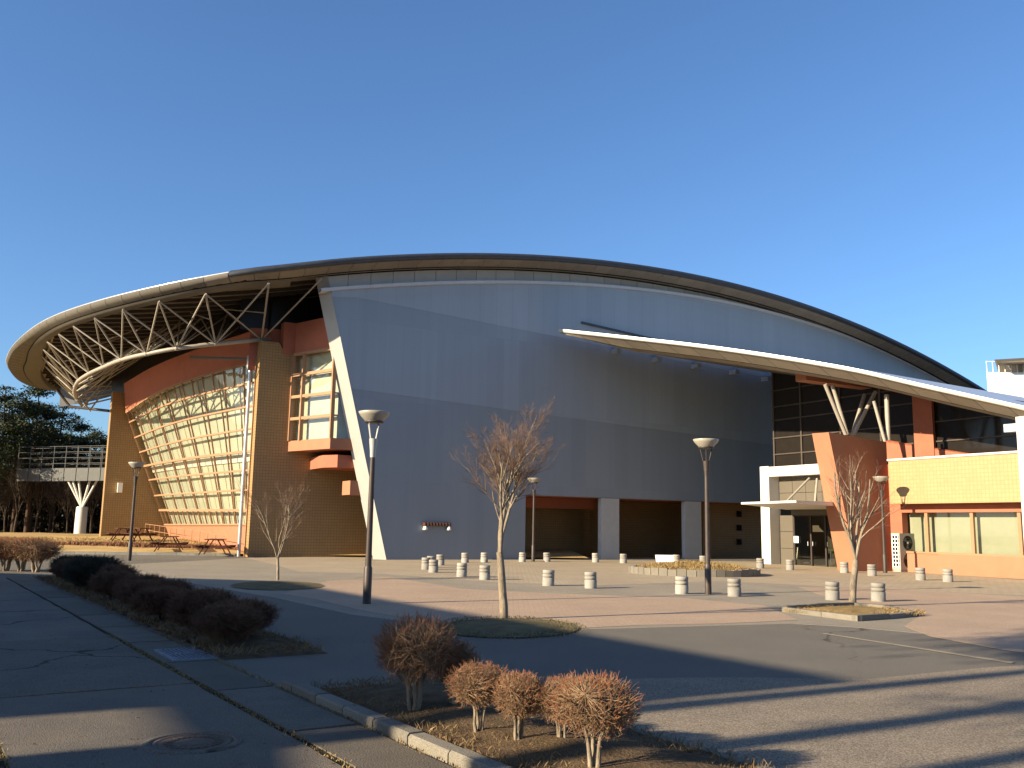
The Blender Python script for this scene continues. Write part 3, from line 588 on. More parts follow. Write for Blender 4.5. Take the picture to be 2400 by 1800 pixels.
P('sill', MB().box((17.98,-28,.80),(18.3,-13.9,.87)), M['frame'], wb)
P('base_wall', MB().box((18.02,-15.62,0),(18.3,-13.9,.80)), M['lred'], wing)
P('base_wall', MB().box((17.96,-28,0),(18.3,-15.64,.80)), M['lred'], wing)
P('wing_roof', MB().plate([(18.3,-28),(32,-28),(32,-6.2),(18.3,-6.2)], 4.6, 4.78), M['roof'], wing)
P('wing_side', MB().upright([(18.3,0),(32,0),(32,4.7),(18.3,4.7)], -28, -27.8), M['ytile'], wing)
# long canopy shaped like an aircraft wing
EU = [-.9,-1.0,-5.05,-9.62,-14.54,-17.28,-20.54,-27]; ET = [8.6,8.66,10.29,12.13,14.11,15.22,16.53,19.1]; EZ = [11.78,11.75,10.83,9.74,8.37,7.40,6.27,3.95]
ec = smooth_curve([(a, b, c) for a, b, c in zip(EU[1:], ET[1:], EZ[1:])], .6)          # u, t, z
def can(k, dt, dz): u, t, z = ec[k]; return (t+dt, u, z+dz)
n = len(ec)
def csec(k):
    f = min(1., k/5.); th = 1.55*f+.02
    return [(.0,.0),(0,-.12),(.05,-.14),(.8*f+.07,-.34*f-.20),(.8*f+.10,-.36*f-.20),(th+.1,-.50*f-.2)]
canopy = P('canopy', MB().grid([[can(k,0,0), can(k,.5,.02), can(k,4,-.06), (30, ec[k][0], ec[k][2]-.35)] for k in range(n)]), M['rimmetal'], wing)
acc = 0
seg = [0]
for k in range(1, n):
    acc += np.linalg.norm(ec[k]-ec[k-1])
    if acc > 1.15: seg.append(k); acc = 0
seg.append(n-1)
for i in range(0, len(seg)-1):
    a, b = seg[i], seg[i+1]
    if b <= a: continue
    if i % 3 == 0:
        b3_ = seg[min(i+3, len(seg)-1)]; P('fascia_panel', MB().grid([[can(k,-.03,.03), can(k,-.04,-.02), can(k,-.02,-.12), can(k,.03,-.15)] for k in range(a, b3_+1)]), M['rimmetal'], canopy)
    for q0, q1 in ((2,3),(4,5)):
        rows = []
        for k in range(a, b+1):
            sc_ = csec(k); e = .012*(1 if k == a else -1 if k == b else 0); d = (ec[min(k+1,n-1)]-ec[max(k-1,0)]); d = d/np.linalg.norm(d)*e
            rows.append([(can(k,*sc_[q0])[0]+d[1], can(k,*sc_[q0])[1]+d[0], can(k,*sc_[q0])[2]+d[2]), (can(k,*sc_[q1])[0]+d[1], can(k,*sc_[q1])[1]+d[0], can(k,*sc_[q1])[2]+d[2])])
        P('soffit_panel', MB().grid(rows), M['soffit'], canopy)
P('canopy_underside', MB().grid([[can(k, csec(k)[5][0]-.02, csec(k)[5][1]+.02), (30, ec[k][0], ec[k][2]+csec(k)[5][1]-.35)] for k in range(n)]), M['soffitdark'], canopy)
P('soffit_backing', MB().grid([[can(k, .05, -.12), can(k, csec(k)[5][0], csec(k)[5][1]+.06)] for k in range(n)]), M['groove'], canopy)
fl0, fl1 = onu(1362, 756, -.05), onu(1565, 803, -.05)
P('flashing', MB().bar((fl0[0], -.10, fl0[2]), (fl1[0]+8, -.10, fl1[2]+(fl1[2]-fl0[2])/(fl1[0]-fl0[0])*8), .08, .1), M['roof'], canopy)
for x, y in ((1450,822),(1545,842),(1638,857),(1727,872),(1803,888)):
    a = onu(x, y, -.55); P('bracket', MB().box((a[0]-.14,-.6,a[2]-.12),(a[0]+.14,-.03,a[2]+.14)), M['grey'], canopy)
a = ont(1884, 886, 16.2)
P('red_beam', MB().box((16.0,a[1]-.32,a[2]-.15),(30,a[1]+.32,a[2]+.22)), M['lred'], canopy)
# V struts on the pier
def vs(p0, p1, u0, u1, r=.085): P('strut', MB().tube([onu(*p0, u0), onu(*p1, u1)], r, 8), M['steel'], wing)
vs((1982,1018),(1934,901),-13.0,-13.0); vs((1986,1018),(1951,903),-12.6,-12.4)
vs((1999,1021),(2052,918),-13.0,-13.0); vs((1998,1018),(2026,925),-12.6,-12.0)
vs((2074,1034),(2048,940),-14.5,-14.3, .07); vs((2082,1032),(2078,925),-14.5,-14.5, .1)
col = P('column', MB().box((16.75,-20.55,0),(17.2,-20.05,5.95)), M['whitep'], wing)
P('gutter_box', MB().box((17.0,-19.9,5.45),(17.4,-19.4,5.75)), M['galv'], wing)
# ------------------------------------------------------------------ neighbouring building off to the left, whose roof shades the forecourt
H_N = 9.0; SH = SD*H_N/math.tan(SUN_EL)
def back(p): return np.array(p)-SH
s1 = ground(2030, 1598)[:2]; s2 = ground(655, 1362)[:2]; s3 = ground(0, 1343)[:2]
pn = np.array([-SD[1], SD[0]])
s1b = s1-SD*5.8; s1c = s1b+pn*1.5
roofp = [back(s1), back(s2), back(s3), back(s3)-SD*20, back(s1c)-SD*22, back(s1c), back(s1b)]
nbld = T('neighbouring_building', 'plain flat roofed block standing beyond the left edge of the forecourt', 'building', (*back(s1), 0))
b0 = back(s1)
P('roof', MB().plate([tuple(p-b0) for p in roofp][::-1], H_N-.5, H_N), M['concrete'], nbld)
body = [back(s1c)+pn*.4-SD*.3, back(s2)-SD*1.5, back(s3)-SD*1.5, back(s3)-SD*19, back(s1c)-SD*21]
P('wall', MB().plate([tuple(p-b0) for p in body][::-1], 0, H_N-.51), M['nb'], nbld)

HA = 5.6; shA = SD*HA/math.tan(SUN_EL)
ann = [pn*q+SD*s_-shA-b0 for q, s_ in ((6.05,1.9),(7.3,2.2),(7.3,-4),(6.05,-4))]
P('added_shade_block', MB().plate([tuple(p) for p in ann][::-1], 0, HA), M['nb'], nbld)  # unseen block added to throw shade over the lot around the manhole

# ------------------------------------------------------------------ lamps
def lamp(x, y, label, collar, hs=1.0):
    g_ = ground(x, y); o = T('street_lamp', label, 'street lamp', (g_[0], g_[1], 0), random.uniform(.2, .9), 'bowl topped lamp posts on the forecourt', (hs,)*3)
    P('pole', MB().lathe([(.066,.74),(.062,1.2),(.052,2.9),(.05,3.05)], 14), M['lampdark'], o)
    P('base_sleeve', MB().lathe([(.085,-.02),(.085,.72),(.07,.76)], 14), M['lampdark'], o)
    P('collar', MB().lathe([(.054,2.98),(.062,3.1),(.085,3.34),(.088,3.37)], 14), M[collar], o)
    for k in range(4):
        a = k*math.pi/2+.5; P('stay', MB().tube([(.07*math.cos(a),.07*math.sin(a),3.34),(.155*math.cos(a),.155*math.sin(a),3.72)], .014, 6), M['lamppale' if collar == 'lamppale' else 'lampdark'], o)
    P('light_ring', MB().lathe([(.10,3.70),(.19,3.70),(.20,3.735),(.17,3.74)], 20), M['lampdark'], o)
    P('bowl', MB().lathe([(.185,3.738),(.20,3.75),(.30,3.86),(.335,3.925),(.325,3.935),(.10,3.95)], 24), M['lampbowl'], o)
lamp(859.5, 1416, 'tallest looking lamp post nearest the slanted wall edge with pale grey collar', 'lamppale')
lamp(1660, 1393, 'dark lamp post standing between two bollards in front of the recess column', 'lampdark')
lamp(302.6, 1314, 'dark lamp post in front of the glazed rounded end', 'lampdark')
lamp(1249.5, 1316, 'slim distant lamp post at the left end of the covered recess', 'lampdark')
lamp(2075, 1343, 'lamp post against the red pier beside the outdoor air unit', 'lampdark')

# ------------------------------------------------------------------ concrete bollards
bol = T('bollard', '', 'bollard', (0,0,0), 0, 'short concrete bollards ringing the plaza')
P('post', MB().lathe([(.165,-.02),(.165,.215),(.152,.222),(.152,.238),(.165,.245),(.165,.305),(.152,.312),(.152,.328),(.165,.335),(.163,.41),(.15,.425),(0,.425)], 20, cap=False), M['concrete'], bol)
for z in (.23,.32): P('groove', MB().lathe([(.1535,z-.006),(.1535,z+.006)], 20, cap=False), M['panelgrey'], bol)
front = [(1285,1373),(1384.5,1379),(1598,1392),(1721.5,1398),(1951,1406.5),(2059,1410)]
rear = [(1090,1319),(1135,1318),(1224,1317),(1282,1317),(1396,1318),(1461,1320),(1585,1322),(1648,1325),(1782,1332),(1852,1336),(1979,1343),(2044,1350),(2158,1360),(2222,1364)]
left = [(998,1335),(1010,1330),(1015.5,1342),(1032,1325),(1082,1352),(1136,1359)]
lab = {}
fl = ['front row bollard right of the slender tree trunk, first of a close pair','front row bollard, right one of the pair beyond the slender tree','front row bollard just left of the lamp post by the planter','front row bollard just right of the lamp post by the planter','front row bollard left of the bare tree in the straw island','front row bollard right of the bare tree in the straw island']
rl = ['small rear bollard before the grey wall, left of the slender tree','small rear bollard before the grey wall, close against the slender tree','small rear bollard left of the distant lamp post','small rear bollard right of the distant lamp post','small rear bollard left of the first recess column','small rear bollard right of the first recess column','rear bollard behind the white planter sign','rear bollard half hidden behind the dark lamp post','rear bollard left of the white entrance pilaster','rear bollard in front of the entrance doors','rear bollard behind the bare tree by the red pier','rear bollard in front of the red pier','bollard before the salmon base wall, nearer the air unit','rightmost bollard before the salmon base wall']
ll_ = ['leftmost bollard of the cluster near the slanted wall edge','rear bollard half hidden inside the left cluster','front bollard of the left cluster near the slanted wall','right rear bollard of the left cluster','bollard between the left cluster and the slender tree','bollard just left of the slender tree trunk']
i = 0
for pts, ls in ((front, fl), (rear, rl), (left, ll_)):
    for (x, y), lb in zip(pts, ls):
        o = bol if i == 0 else copy_tree(bol); p = ground(x, y); o.location = (p[0], p[1], .008); o['label'] = lb; o.rotation_euler = (random.gauss(0,.015),random.gauss(0,.015),random.random()*6); i += 1

# ------------------------------------------------------------------ round planter with edging blocks and a sign
pl = ground(1626, 1345); RX, RY = (ground(1788,1352)-ground(1468,1345))[0]/2, 2.3
planter = T('planter_bed', 'round raised bed of straw coloured grass edged with pale blocks', 'planter', (pl[0], pl[1], 0))
for k in range(44):
    a = 2*math.pi*k/44; b = 2*math.pi*(k+.94)/44; mb = MB(); h = .22+.05*random.random()
    q = [(RX*r*math.cos(x), RY*r*math.sin(x)) for r, x in ((1,a),(1,b),(.93,b),(.93,a))]; mb.plate(q, -.02, h); P('edging_block', mb, M['kerb'], planter)
rows = [[(RX*.94*r*math.cos(a), RY*.94*r*math.sin(a), .14+.24*(1-r*r)+.02*random.random()) for a in np.linspace(0, 2*math.pi, 40)] for r in (0.02,.25,.5,.75,1)]
P('bed', MB().grid([r[::-1] for r in rows], True), M['drygrass'], planter)
sg = ground(1559, 1343); sign = T('white_sign', 'small blank white sign board on two legs in the round planter', 'sign', (sg[0], sg[1], 0), .1)
P('board', MB().hexa([(-.34,-.06,.40),(.34,-.06,.40),(.34,.0,.40),(-.34,.0,.40),(-.34,.08,.66),(.34,.08,.66),(.34,.14,.66),(-.34,.14,.66)]), M['white'], sign)
for x in (-.26,.26): P('leg', MB().tube([(x,0,.1),(x,.0,.45)], .02, 6), M['white'], sign)

# ------------------------------------------------------------------ vegetation builders
def rotv(v, ax, a): return Matrix.Rotation(a, 3, ax) @ v
def bare_tree(seed, H, r0, fork, spread, levels=5, tipup=.3, nl=(4,5), den=1.0, width=None):
    R = random.Random(seed); limbs = MB(); twigs = MB()
    def grow(p, d, L, r, lv):
        n = 5 if lv < 2 else 4 if lv < 4 else 3; pts = [p.copy()]; rr = [r]; q = p.copy(); dd = d.copy(); wob = .03 if lv == 0 else .09
        for i in range(n):
            dd = (dd+Vector((R.gauss(0,wob), R.gauss(0,wob), R.gauss(0,wob*.5)+(tipup*.16 if lv else 0)))).normalized(); q = q+dd*(L/n); pts.append(q.copy()); rr.append(max(.0016, r*(1-(.22 if lv == 0 else .6)*(i+1)/n)))
        (limbs if lv < 3 else twigs).tube(pts, rr, 8 if lv == 0 else 6 if lv < 3 else 3, cap=False)
        if lv >= levels: return
        if lv == 0:
            nb = R.randint(*nl)
            for b in range(nb):
                az = 2*math.pi*(b+R.random()*.6)/nb; ax = Vector((math.cos(az), math.sin(az), 0)); f = R.uniform(.8, 1.0) if b else 1.
                grow(p.lerp(q, f), rotv(Vector((0,0,1)), ax, spread*R.uniform(.55,1.1)), (H-fork*f)*R.uniform(.62,.82), rr[-1]*R.uniform(.5,.68), 1)
            return
        nb = {1: R.randint(7,9), 2: R.randint(5,7), 3: R.randint(4,6), 4: R.randint(3,4)}.get(lv, 2); nb = max(1, int(nb*den))
        for b in range(nb):
            f = R.uniform(.22, .98); k = min(int(f*n), n-1); s_ = pts[k].lerp(pts[k+1], f*n-k); td = (pts[k+1]-pts[k]).normalized()
            ax = Vector((R.gauss(0,1), R.gauss(0,1), R.gauss(0,1))); ax = (ax-td*ax.dot(td)).normalized()
            grow(s_, rotv(td, ax, R.uniform(.34,.68)), L*R.uniform(.36,.62)*(1.2-.42*f), max(.002, rr[k]*R.uniform(.42,.6)), lv+1)
    grow(Vector((0,0,-.03)), Vector((0,0,1)), fork, r0, 0)
    return limbs, twigs
def place_bare(px, py, label, H, r0, fork, spread, seed, base_z=0.05, **kw):
    p = ground(px, py); o = T('bare_tree', label, 'tree', (p[0], p[1], base_z), 0, 'leafless young trees on the forecourt')
    a, b = bare_tree(seed, H, r0, fork, spread, **kw)
    P('trunk', a, M['bark'], o); P('twigs', b, M['treetwig'], o, kind='stuff')
    return o
place_bare(1181, 1453, 'leafless tree with pale mottled trunk and reddish vase shaped crown before the grey wall', 3.5, .076, 1.15, .15, 5)
place_bare(651, 1361, 'small leafless tree with thin upright stems before the brown tiled wall', 2.7, .045, .6, .15, 12, levels=4)
place_bare(1999, 1423, 'leafless tree with open crown standing in the straw island before the red pier', 3.55, .085, 1.0, .27, 24, levels=4, den=.72)

def clump_shrub(seed, rx, rz, zc_, stem_h, nst=5, ntw=900, r_tw=.0026, flat=.0):
    R = np.random.default_rng(seed); stems = MB(); tw = MB(); tips = MB(); st = []
    for k in range(nst):
        a = 2*math.pi*(k+R.random())/nst; e = Vector((math.cos(a)*rx*.45, math.sin(a)*rx*.45, zc_+rz*.15*R.random()))
        b = Vector((math.cos(a)*.025, math.sin(a)*.025, -.03)); m = Vector((math.cos(a)*rx*.16, math.sin(a)*rx*.16, stem_h))
        pts = [b, b.lerp(m,.5)+Vector((R.normal()*.01, R.normal()*.01, 0)), m, m.lerp(e,.5)+Vector((0,0,.02)), e]; st.append(pts)
        stems.tube(pts, [.02,.017,.014,.010,.005], 5, cap=False)
    for k in range(nst*3):
        a = R.random()*6.283; pts0 = st[k % nst]; s_ = pts0[2].lerp(pts0[4], R.random()); e = Vector((math.cos(a)*rx*.75, math.sin(a)*rx*.75, zc_+rz*R.uniform(-.45,.55)))
        pts = [s_, s_.lerp(e,.5)+Vector((0,0,.03)), e]; st.append(pts); stems.tube(pts, [.008,.006,.003], 4, cap=False)
    for k in range(ntw):
        v = R.normal(size=3); v /= np.linalg.norm(v); rr = R.uniform(.62,1.0)**.6*(1+.10*R.normal())
        e = Vector((v[0]*rx*rr, v[1]*rx*rr, zc_+v[2]*rz*rr))
        if v[2] > .55: e.z = zc_+rz*(min(rr*v[2], .84)+.05*R.normal())
        pts0 = st[R.integers(len(st))]; s_ = pts0[-1].lerp(pts0[-2], R.random())
        best = min((st[R.integers(len(st))] for _ in range(5)), key=lambda q: (q[-1]-e).length); s_ = best[-1].lerp(best[-2], R.random()*.7)
        d = e-s_; m = s_.lerp(e,.55)+Vector((R.normal(), R.normal(), R.normal()))*.06*d.length
        tw.tube([s_, m, e], [r_tw*1.25, r_tw, r_tw*.6], 3, cap=False)
        for q in range(2):
            f = R.uniform(.45,1); b = m.lerp(e, f); out = (Vector((v[0],v[1],v[2]*.5+.8))+Vector(R.normal(size=3))*.4).normalized(); L = rx*R.uniform(.05,.17)
            (tips if R.random() < .75 else tw).tube([b, b+out*L], [r_tw*.9, r_tw*.5], 3, cap=False)
    return stems, tw, tips
def shrub(name, label, grp, loc, meshes, sc=1., rz=0., mats=('shrubtwig','shrubtwig','redtwig')):
    o = T(name, label, 'shrub', loc, rz, grp); o.scale = (sc,)*3 if not isinstance(sc, tuple) else sc
    P('stems', meshes[0], None, o); P('twigs', meshes[1], None, o, kind='stuff'); P('twig_tips', meshes[2], None, o, kind='stuff'); return o
V_ = []
for s, rx, rz, zc_, sh in ((1,.30,.20,.42,.20),(2,.24,.22,.40,.16),(3,.33,.26,.45,.17)):
    a, b, c = clump_shrub(s, rx, rz, zc_, sh, nst=[3,5,6][s-1], ntw=1300, r_tw=.0021); V_.append((a.mesh('stems', M['bark']), b.mesh('twigs', M['shrubtwig']), c.mesh('twig_tips', M['tiptwig'])))
def gp2(x, y, z=.08): p = ground(x, y, z); return (p[0], p[1], z)
G1 = 'clipped leafless shrubs in the near planting strip'
shrub('clipped_shrub', 'large dark shrub in shade at the back of the near strip', G1, gp2(970,1664), V_[2], 1.12, .3)
shrub('clipped_shrub', 'sunlit shrub on a single stem, leftmost lit one in the near strip', G1, gp2(1122,1718), V_[0], .83, 1.1)
shrub('clipped_shrub', 'sunlit narrow shrub with several stems, middle lit one of the near strip', G1, gp2(1214,1737), V_[1], .80, 2.0)
shrub('clipped_shrub', 'dim shrub tucked behind the nearest round one', G1, gp2(1318,1742), V_[2], .66, 4.0)
shrub('clipped_shrub', 'nearest shrub, round reddish brown ball of twigs on one pale trunk', G1, (*ground(1393,1806,.08)[:2], .06), V_[0], 1.0, 2.6)
shrub('clipped_shrub', 'dark shrub just behind the leftmost sunlit one', G1, gp2(1064,1655), V_[1], .9, 5.0)
# hedge along the lot
HV = []
for s, rx, rz, zc_ in ((11,.55,.36,.48),(12,.60,.38,.50),(13,.50,.44,.55)):
    a, b, c = clump_shrub(s, rx, rz, zc_, .22, nst=9, ntw=2600, r_tw=.0042); HV.append((a.mesh('stems', M['darkbark']), b.mesh('twigs', M['hedge']), c.mesh('twig_tips', M['hedge'])))
HG = []
a, b, c = clump_shrub(14, .62, .46, .52, .2, nst=9, ntw=3000, r_tw=.0055); HG = (a.mesh('stems', M['darkbark']), b.mesh('twigs', M['hedgegreen']), c.mesh('twig_tips', M['hedgegreen']))
G2 = 'dark clipped hedge shrubs along the lot'
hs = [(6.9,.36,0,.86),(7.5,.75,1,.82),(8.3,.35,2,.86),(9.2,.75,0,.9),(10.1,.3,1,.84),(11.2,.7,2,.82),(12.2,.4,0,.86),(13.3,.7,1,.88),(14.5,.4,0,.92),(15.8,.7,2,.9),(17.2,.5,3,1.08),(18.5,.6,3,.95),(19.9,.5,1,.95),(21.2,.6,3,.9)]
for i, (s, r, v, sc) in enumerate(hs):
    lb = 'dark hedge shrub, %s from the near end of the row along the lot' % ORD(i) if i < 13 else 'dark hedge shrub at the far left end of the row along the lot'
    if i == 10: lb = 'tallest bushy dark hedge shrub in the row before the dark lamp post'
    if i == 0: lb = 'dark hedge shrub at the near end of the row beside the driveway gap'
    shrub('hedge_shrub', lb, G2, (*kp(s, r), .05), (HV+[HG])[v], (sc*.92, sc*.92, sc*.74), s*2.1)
G3 = 'pale sunlit hedge shrubs beyond the lot'
for i, (x, y) in enumerate(((-30,1338),(12,1338),(48,1339),(84,1341))):
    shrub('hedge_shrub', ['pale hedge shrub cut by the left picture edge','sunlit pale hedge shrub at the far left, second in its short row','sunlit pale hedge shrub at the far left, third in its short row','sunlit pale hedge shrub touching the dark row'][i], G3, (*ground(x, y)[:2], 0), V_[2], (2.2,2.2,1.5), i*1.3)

# ------------------------------------------------------------------ dry grass and litter
def blades(name, spots, n, hmin, hmax, m, seed, wid=.006, label=None):
    R = np.random.default_rng(seed); V = []; Fc = []
    for k in range(n):
        x, y, z = spots(R); h = R.uniform(hmin, hmax); a = R.random()*6.283; l = R.normal(size=2)*h*.5; wx, wy = math.cos(a)*wid, math.sin(a)*wid; o = len(V)
        V += [(x-wx,y-wy,z),(x+wx,y+wy,z),(x+l[0]*.4+wx*.6,y+l[1]*.4+wy*.6,z+h*.6),(x+l[0],y+l[1],z+h)]; Fc += [(o,o+1,o+2),(o,o+2,o+3)]
    mb = MB(); mb.v = V; mb.f = Fc; mb.sm = [False]*len(Fc); return P(name, mb, m, kind='stuff')
def on_strip(s0, s1, r0, r1):
    def f(R):
        p = kp(R.uniform(s0, s1), R.uniform(r0, r1)); return p[0], p[1], .06
    return f
blades('dry_grass', on_strip(-3, 3.6, .12, 1.7), 8000, .015, .065, M['strawgrass'], 31, .003)
blades('dry_grass', on_strip(5.9, 23, -.05, 1.35), 7000, .02, .08, M['strawgrass'], 32, .006)
def crack(R):
    s = R.uniform(-2, 9); i = R.integers(0, 3)
    p = kp(s, -.64+.03*R.normal()) if i == 0 else kp(s, -.02+.03*R.normal()) if i == 1 else kp(4.5+.02*R.normal(), R.uniform(-6,-.7)) if R.random() < .35 else kp(R.uniform(-1.5,5), -2.55+.03*R.normal()); return p[0], p[1], .01
blades('joint_weeds', crack, 4200, .006, .028, M['drygrass'], 33, .006)

def litter(name, spots, n, sz, m, seed):
    R = np.random.default_rng(seed); V = []; Fc = []
    for k in range(n):
        x, y, z = spots(R); a = R.random()*6.283; L = sz*R.uniform(.5,1.3); c, s_ = math.cos(a)*L, math.sin(a)*L; o = len(V)
        V += [(x-c,y-s_,z), (x+s_*.5,y-c*.5,z+L*R.uniform(.1,.7)), (x+c,y+s_,z+L*R.uniform(0,.4)), (x-s_*.5,y+c*.5,z+.003)]; Fc += [(o,o+1,o+2),(o,o+2,o+3)]
    mb = MB(); mb.v = V; mb.f = Fc; mb.sm = [False]*len(Fc); return P(name, mb, m, kind='stuff')
M['leaf'] = mat('dead_leaf', (.19, .10, .05), .9, .1, var=.5, scale=14)
litter('leaf_litter', on_strip(-3, 3.6, .16, 1.62), 5000, .022, M['leaf'], 35)
litter('leaf_litter', on_strip(5.9, 23, -.1, 1.3), 5000, .03, M['leaf'], 36)
def lotspot(R):
    p = kp(R.uniform(-2, 10), -.6-abs(R.normal())*1.2) if R.random() < .6 else kp(R.uniform(-3, 8), 1.7+abs(R.normal())*.8); return p[0], p[1], .016
litter('scattered_leaves', lotspot, 420, .016, M['leaf'], 37)
# tree islands
def island(name, label, px, m, h, kerbs):
    pts = [ground(x, y)[:2] for x, y in px]; c = sum(pts)/len(pts); o = T(name, label, 'tree bed', (*c, 0))
    n_ = len(pts); rows = [[(*(c*(1-f)+np.array(pts[i % n_])*f-c), h*(1-f*f)+.015) for i in range(n_+1)] for f in (.02,.35,.7,.97)]
    mb = MB().grid([r[::-1] for r in rows], True); P('bed', mb, m, o)
    if kerbs:
        for i in range(n_):
            a, b = np.array(pts[i])-c, np.array(pts[(i+1) % n_])-c; L = np.linalg.norm(b-a); k_ = max(1, int(L/.6))
            for j in range(k_):
                q0, q1 = a+(b-a)*(j/k_+.006), a+(b-a)*((j+1)/k_-.006); nn = np.array([-(b-a)[1], (b-a)[0]])/L*.12; nn = nn if nn@(-(q0+q1)/2) > 0 else -nn
                mb = MB(); mb.plate([tuple(q0), tuple(q1), tuple(q1+nn), tuple(q0+nn)], -.02, .09+.02*random.random()); P('kerb_stone', mb, M['kerb'], o)
    return c
island('tree_island', 'straw grass island with low kerb stones around the bare tree by the red pier', [(1832,1434),(1925,1446),(2010,1457),(2085,1452),(2155,1445),(2080,1430),(2000,1423),(1915,1426)], M['drygrass'], .12, True)
def oval(cx, cy, rx, ry, n=14): return [(cx+rx*math.cos(2*math.pi*k/n), cy+ry*math.sin(2*math.pi*k/n)) for k in range(n)]
c1 = island('tree_island', 'flat round patch of faded grass around the slender tree', oval(1190,1474,175,24), M['greengrass'], .05, False)
c2 = island('tree_island', 'faded grass patch around the small tree before the tiled wall', oval(650,1374,115,11), M['greengrass'], .04, False)
def disc(c, rx, ry):
    def f(R):
        a = R.random()*6.283; r = math.sqrt(R.random()); return c[0]+rx*r*math.cos(a), c[1]+ry*r*math.sin(a), .03
    return f
blades('island_grass', disc(c1, 1.25, 1.7), 4000, .012, .035, M['greengrass'], 41, .006)
ti = ground(1999, 1438)[:2]; blades('island_grass', disc(ti, 1.4, .9), 3000, .03, .10, M['drygrass'], 42, .006)
blades('planter_grass', (lambda R: (lambda a, r: (pl[0]+RX*.9*r*math.cos(a), pl[1]+RY*.9*r*math.sin(a), .16+.22*(1-r*r)))(R.random()*6.283, math.sqrt(R.random()))), 4000, .04, .14, M['drygrass'], 43, .01)
def lawnband(R):
    d = R.uniform(3, 11); q = R.uniform(-1, 20); p = kl0+kd*q+kn*d; return p[0], p[1], tz(p)
blades('lawn_grass', lawnband, 6000, .04, .10, M['drygrass'], 44, .02)
def mound(R):
    q = R.normal()*2.6+5.2; d = 2.2+R.normal()*.25+.16*q; p = kl0+kd*q+kn*d; return p[0], p[1], tz(p)
blades('ground_cover', mound, 6000, .06, .22, M['redtwig'], 45, .014)

# ------------------------------------------------------------------ small fittings in the lot
gr = ground(432, 1538); ga = math.atan2(KD[1], KD[0])
grate = T('drain_grate', 'steel slatted drain grate set in the gutter by the hedge end', 'drain grate', (gr[0], gr[1], .014), ga)
fr_ = MB()
for a, b in (((-.5,-.25),(.5,-.2)),((-.5,.2),(.5,.25)),((-.5,-.2),(-.46,.2)),((.46,-.2),(.5,.2)),((-.02,-.2),(.02,.2))): fr_.box((*a,0),(*b,.022))
P('frame', fr_, M['grate'], grate); P('pit', MB().box((-.46,-.2,-.004),(.46,.2,.002)), M['dark'], grate)
for k in range(8): P('bar', MB().box((-.46,-.185+k*.05,.004),(.46,-.165+k*.05,.020)), M['grate'], grate)
mh = ground(452, 1746); man = T('manhole_cover', 'round rusty manhole cover in the worn concrete lot', 'manhole cover', (mh[0], mh[1], .012))
P('ring', MB().lathe([(.285,.0),(.285,.012),(.345,.012),(.36,.0)], 40, cap=False), M['lot'], man)
P('cover', MB().lathe([(0,.010),(.10,.010),(.105,.006),(.15,.006),(.155,.010),(.20,.010),(.205,.006),(.25,.006),(.255,.010),(.278,.010),(.28,.0)], 40, cap=False), M['iron'], man)
for k in range(24):
    a = k*math.pi/12; P('rib', MB().box((-.028,-.008,.008),(.028,.008,.014)), M['iron'], man, loc=(.178*math.cos(a), .178*math.sin(a), 0)).rotation_euler = (0,0,a)

# ------------------------------------------------------------------ picnic tables, low fence
pt = T('picnic_table', '', 'picnic table', (0,0,0), 0, 'red brown picnic tables on the terrace')
for k in range(5): P('top_plank', MB().box((-.36+k*.146,-.85,.70),(-.23+k*.146,.85,.74)), M['wood'], pt)
for sx in (-1, 1):
    for k in range(2): P('seat_plank', MB().box((sx*(.62+k*.14)-.06,-.85,.41),(sx*(.62+k*.14)+.06,.85,.45)), M['wood'], pt)
for y in (-.6, .6):
    P('crossbeam', MB().box((-.82,y-.02,.33),(.82,y+.02,.41)), M['wood'], pt)
    for sx in (-1, 1): P('leg', MB().bar((sx*.62,y+.045*sx,0),(sx*.20,y+.045*sx,.70), .045, .09, (0,1,0)), M['wood'], pt)
def on_terrace(x, y):
    d = ray(x, y); lo = None
    for s in np.linspace(.008, .06, 3000):
        p = O+s*d
        if (p[:2]-kl0)@kn > 0 and p[2] < tz(p): return p
    return O+.02*d
for i, (x, y, lb, rz) in enumerate(((505,1279,'red brown picnic table nearest the drain pipe',.12),(398,1268,'red brown picnic table left of the one by the drain pipe',.25),(288,1258,'distant picnic table seen left of the dark lamp post',.5),(322,1258,'distant picnic table seen right of the dark lamp post',.9))):
    o = pt if i == 0 else copy_tree(pt); q_ = ont(x, y, (-6.9,-8.5,-9.7,-8.9)[i]); p = wld(q_[0], q_[1]); o.scale = (.98,)*3; o.location = (p[0], p[1], tz(p)-.01); o.rotation_euler = (0,0,rz); o['label'] = lb
fp_ = [np.array([*wld(t_, u_)[:2], tz(wld(t_, u_))]) for t_, u_ in ((-7.75,21),(-7.5,17),(-7.2,13),(-6.7,9),(-6.2,5.6))]
fen = T('low_fence', 'thin low railing in front of the salmon plinth of the glazed end', 'fence', tuple(fp_[0]))
for i in range(len(fp_)-1):
    a, b = Vector(fp_[i]-fp_[0]), Vector(fp_[i+1]-fp_[0])
    for z in (.78,.42): P('rail', MB().tube([a+Vector((0,0,z)), b+Vector((0,0,z))], .018, 6), M['frame'], fen)
    for f in (0, .34, .67): q = a.lerp(b, f); P('post', MB().tube([q, q+Vector((0,0,.8))], .02, 6), M['frame'], fen)

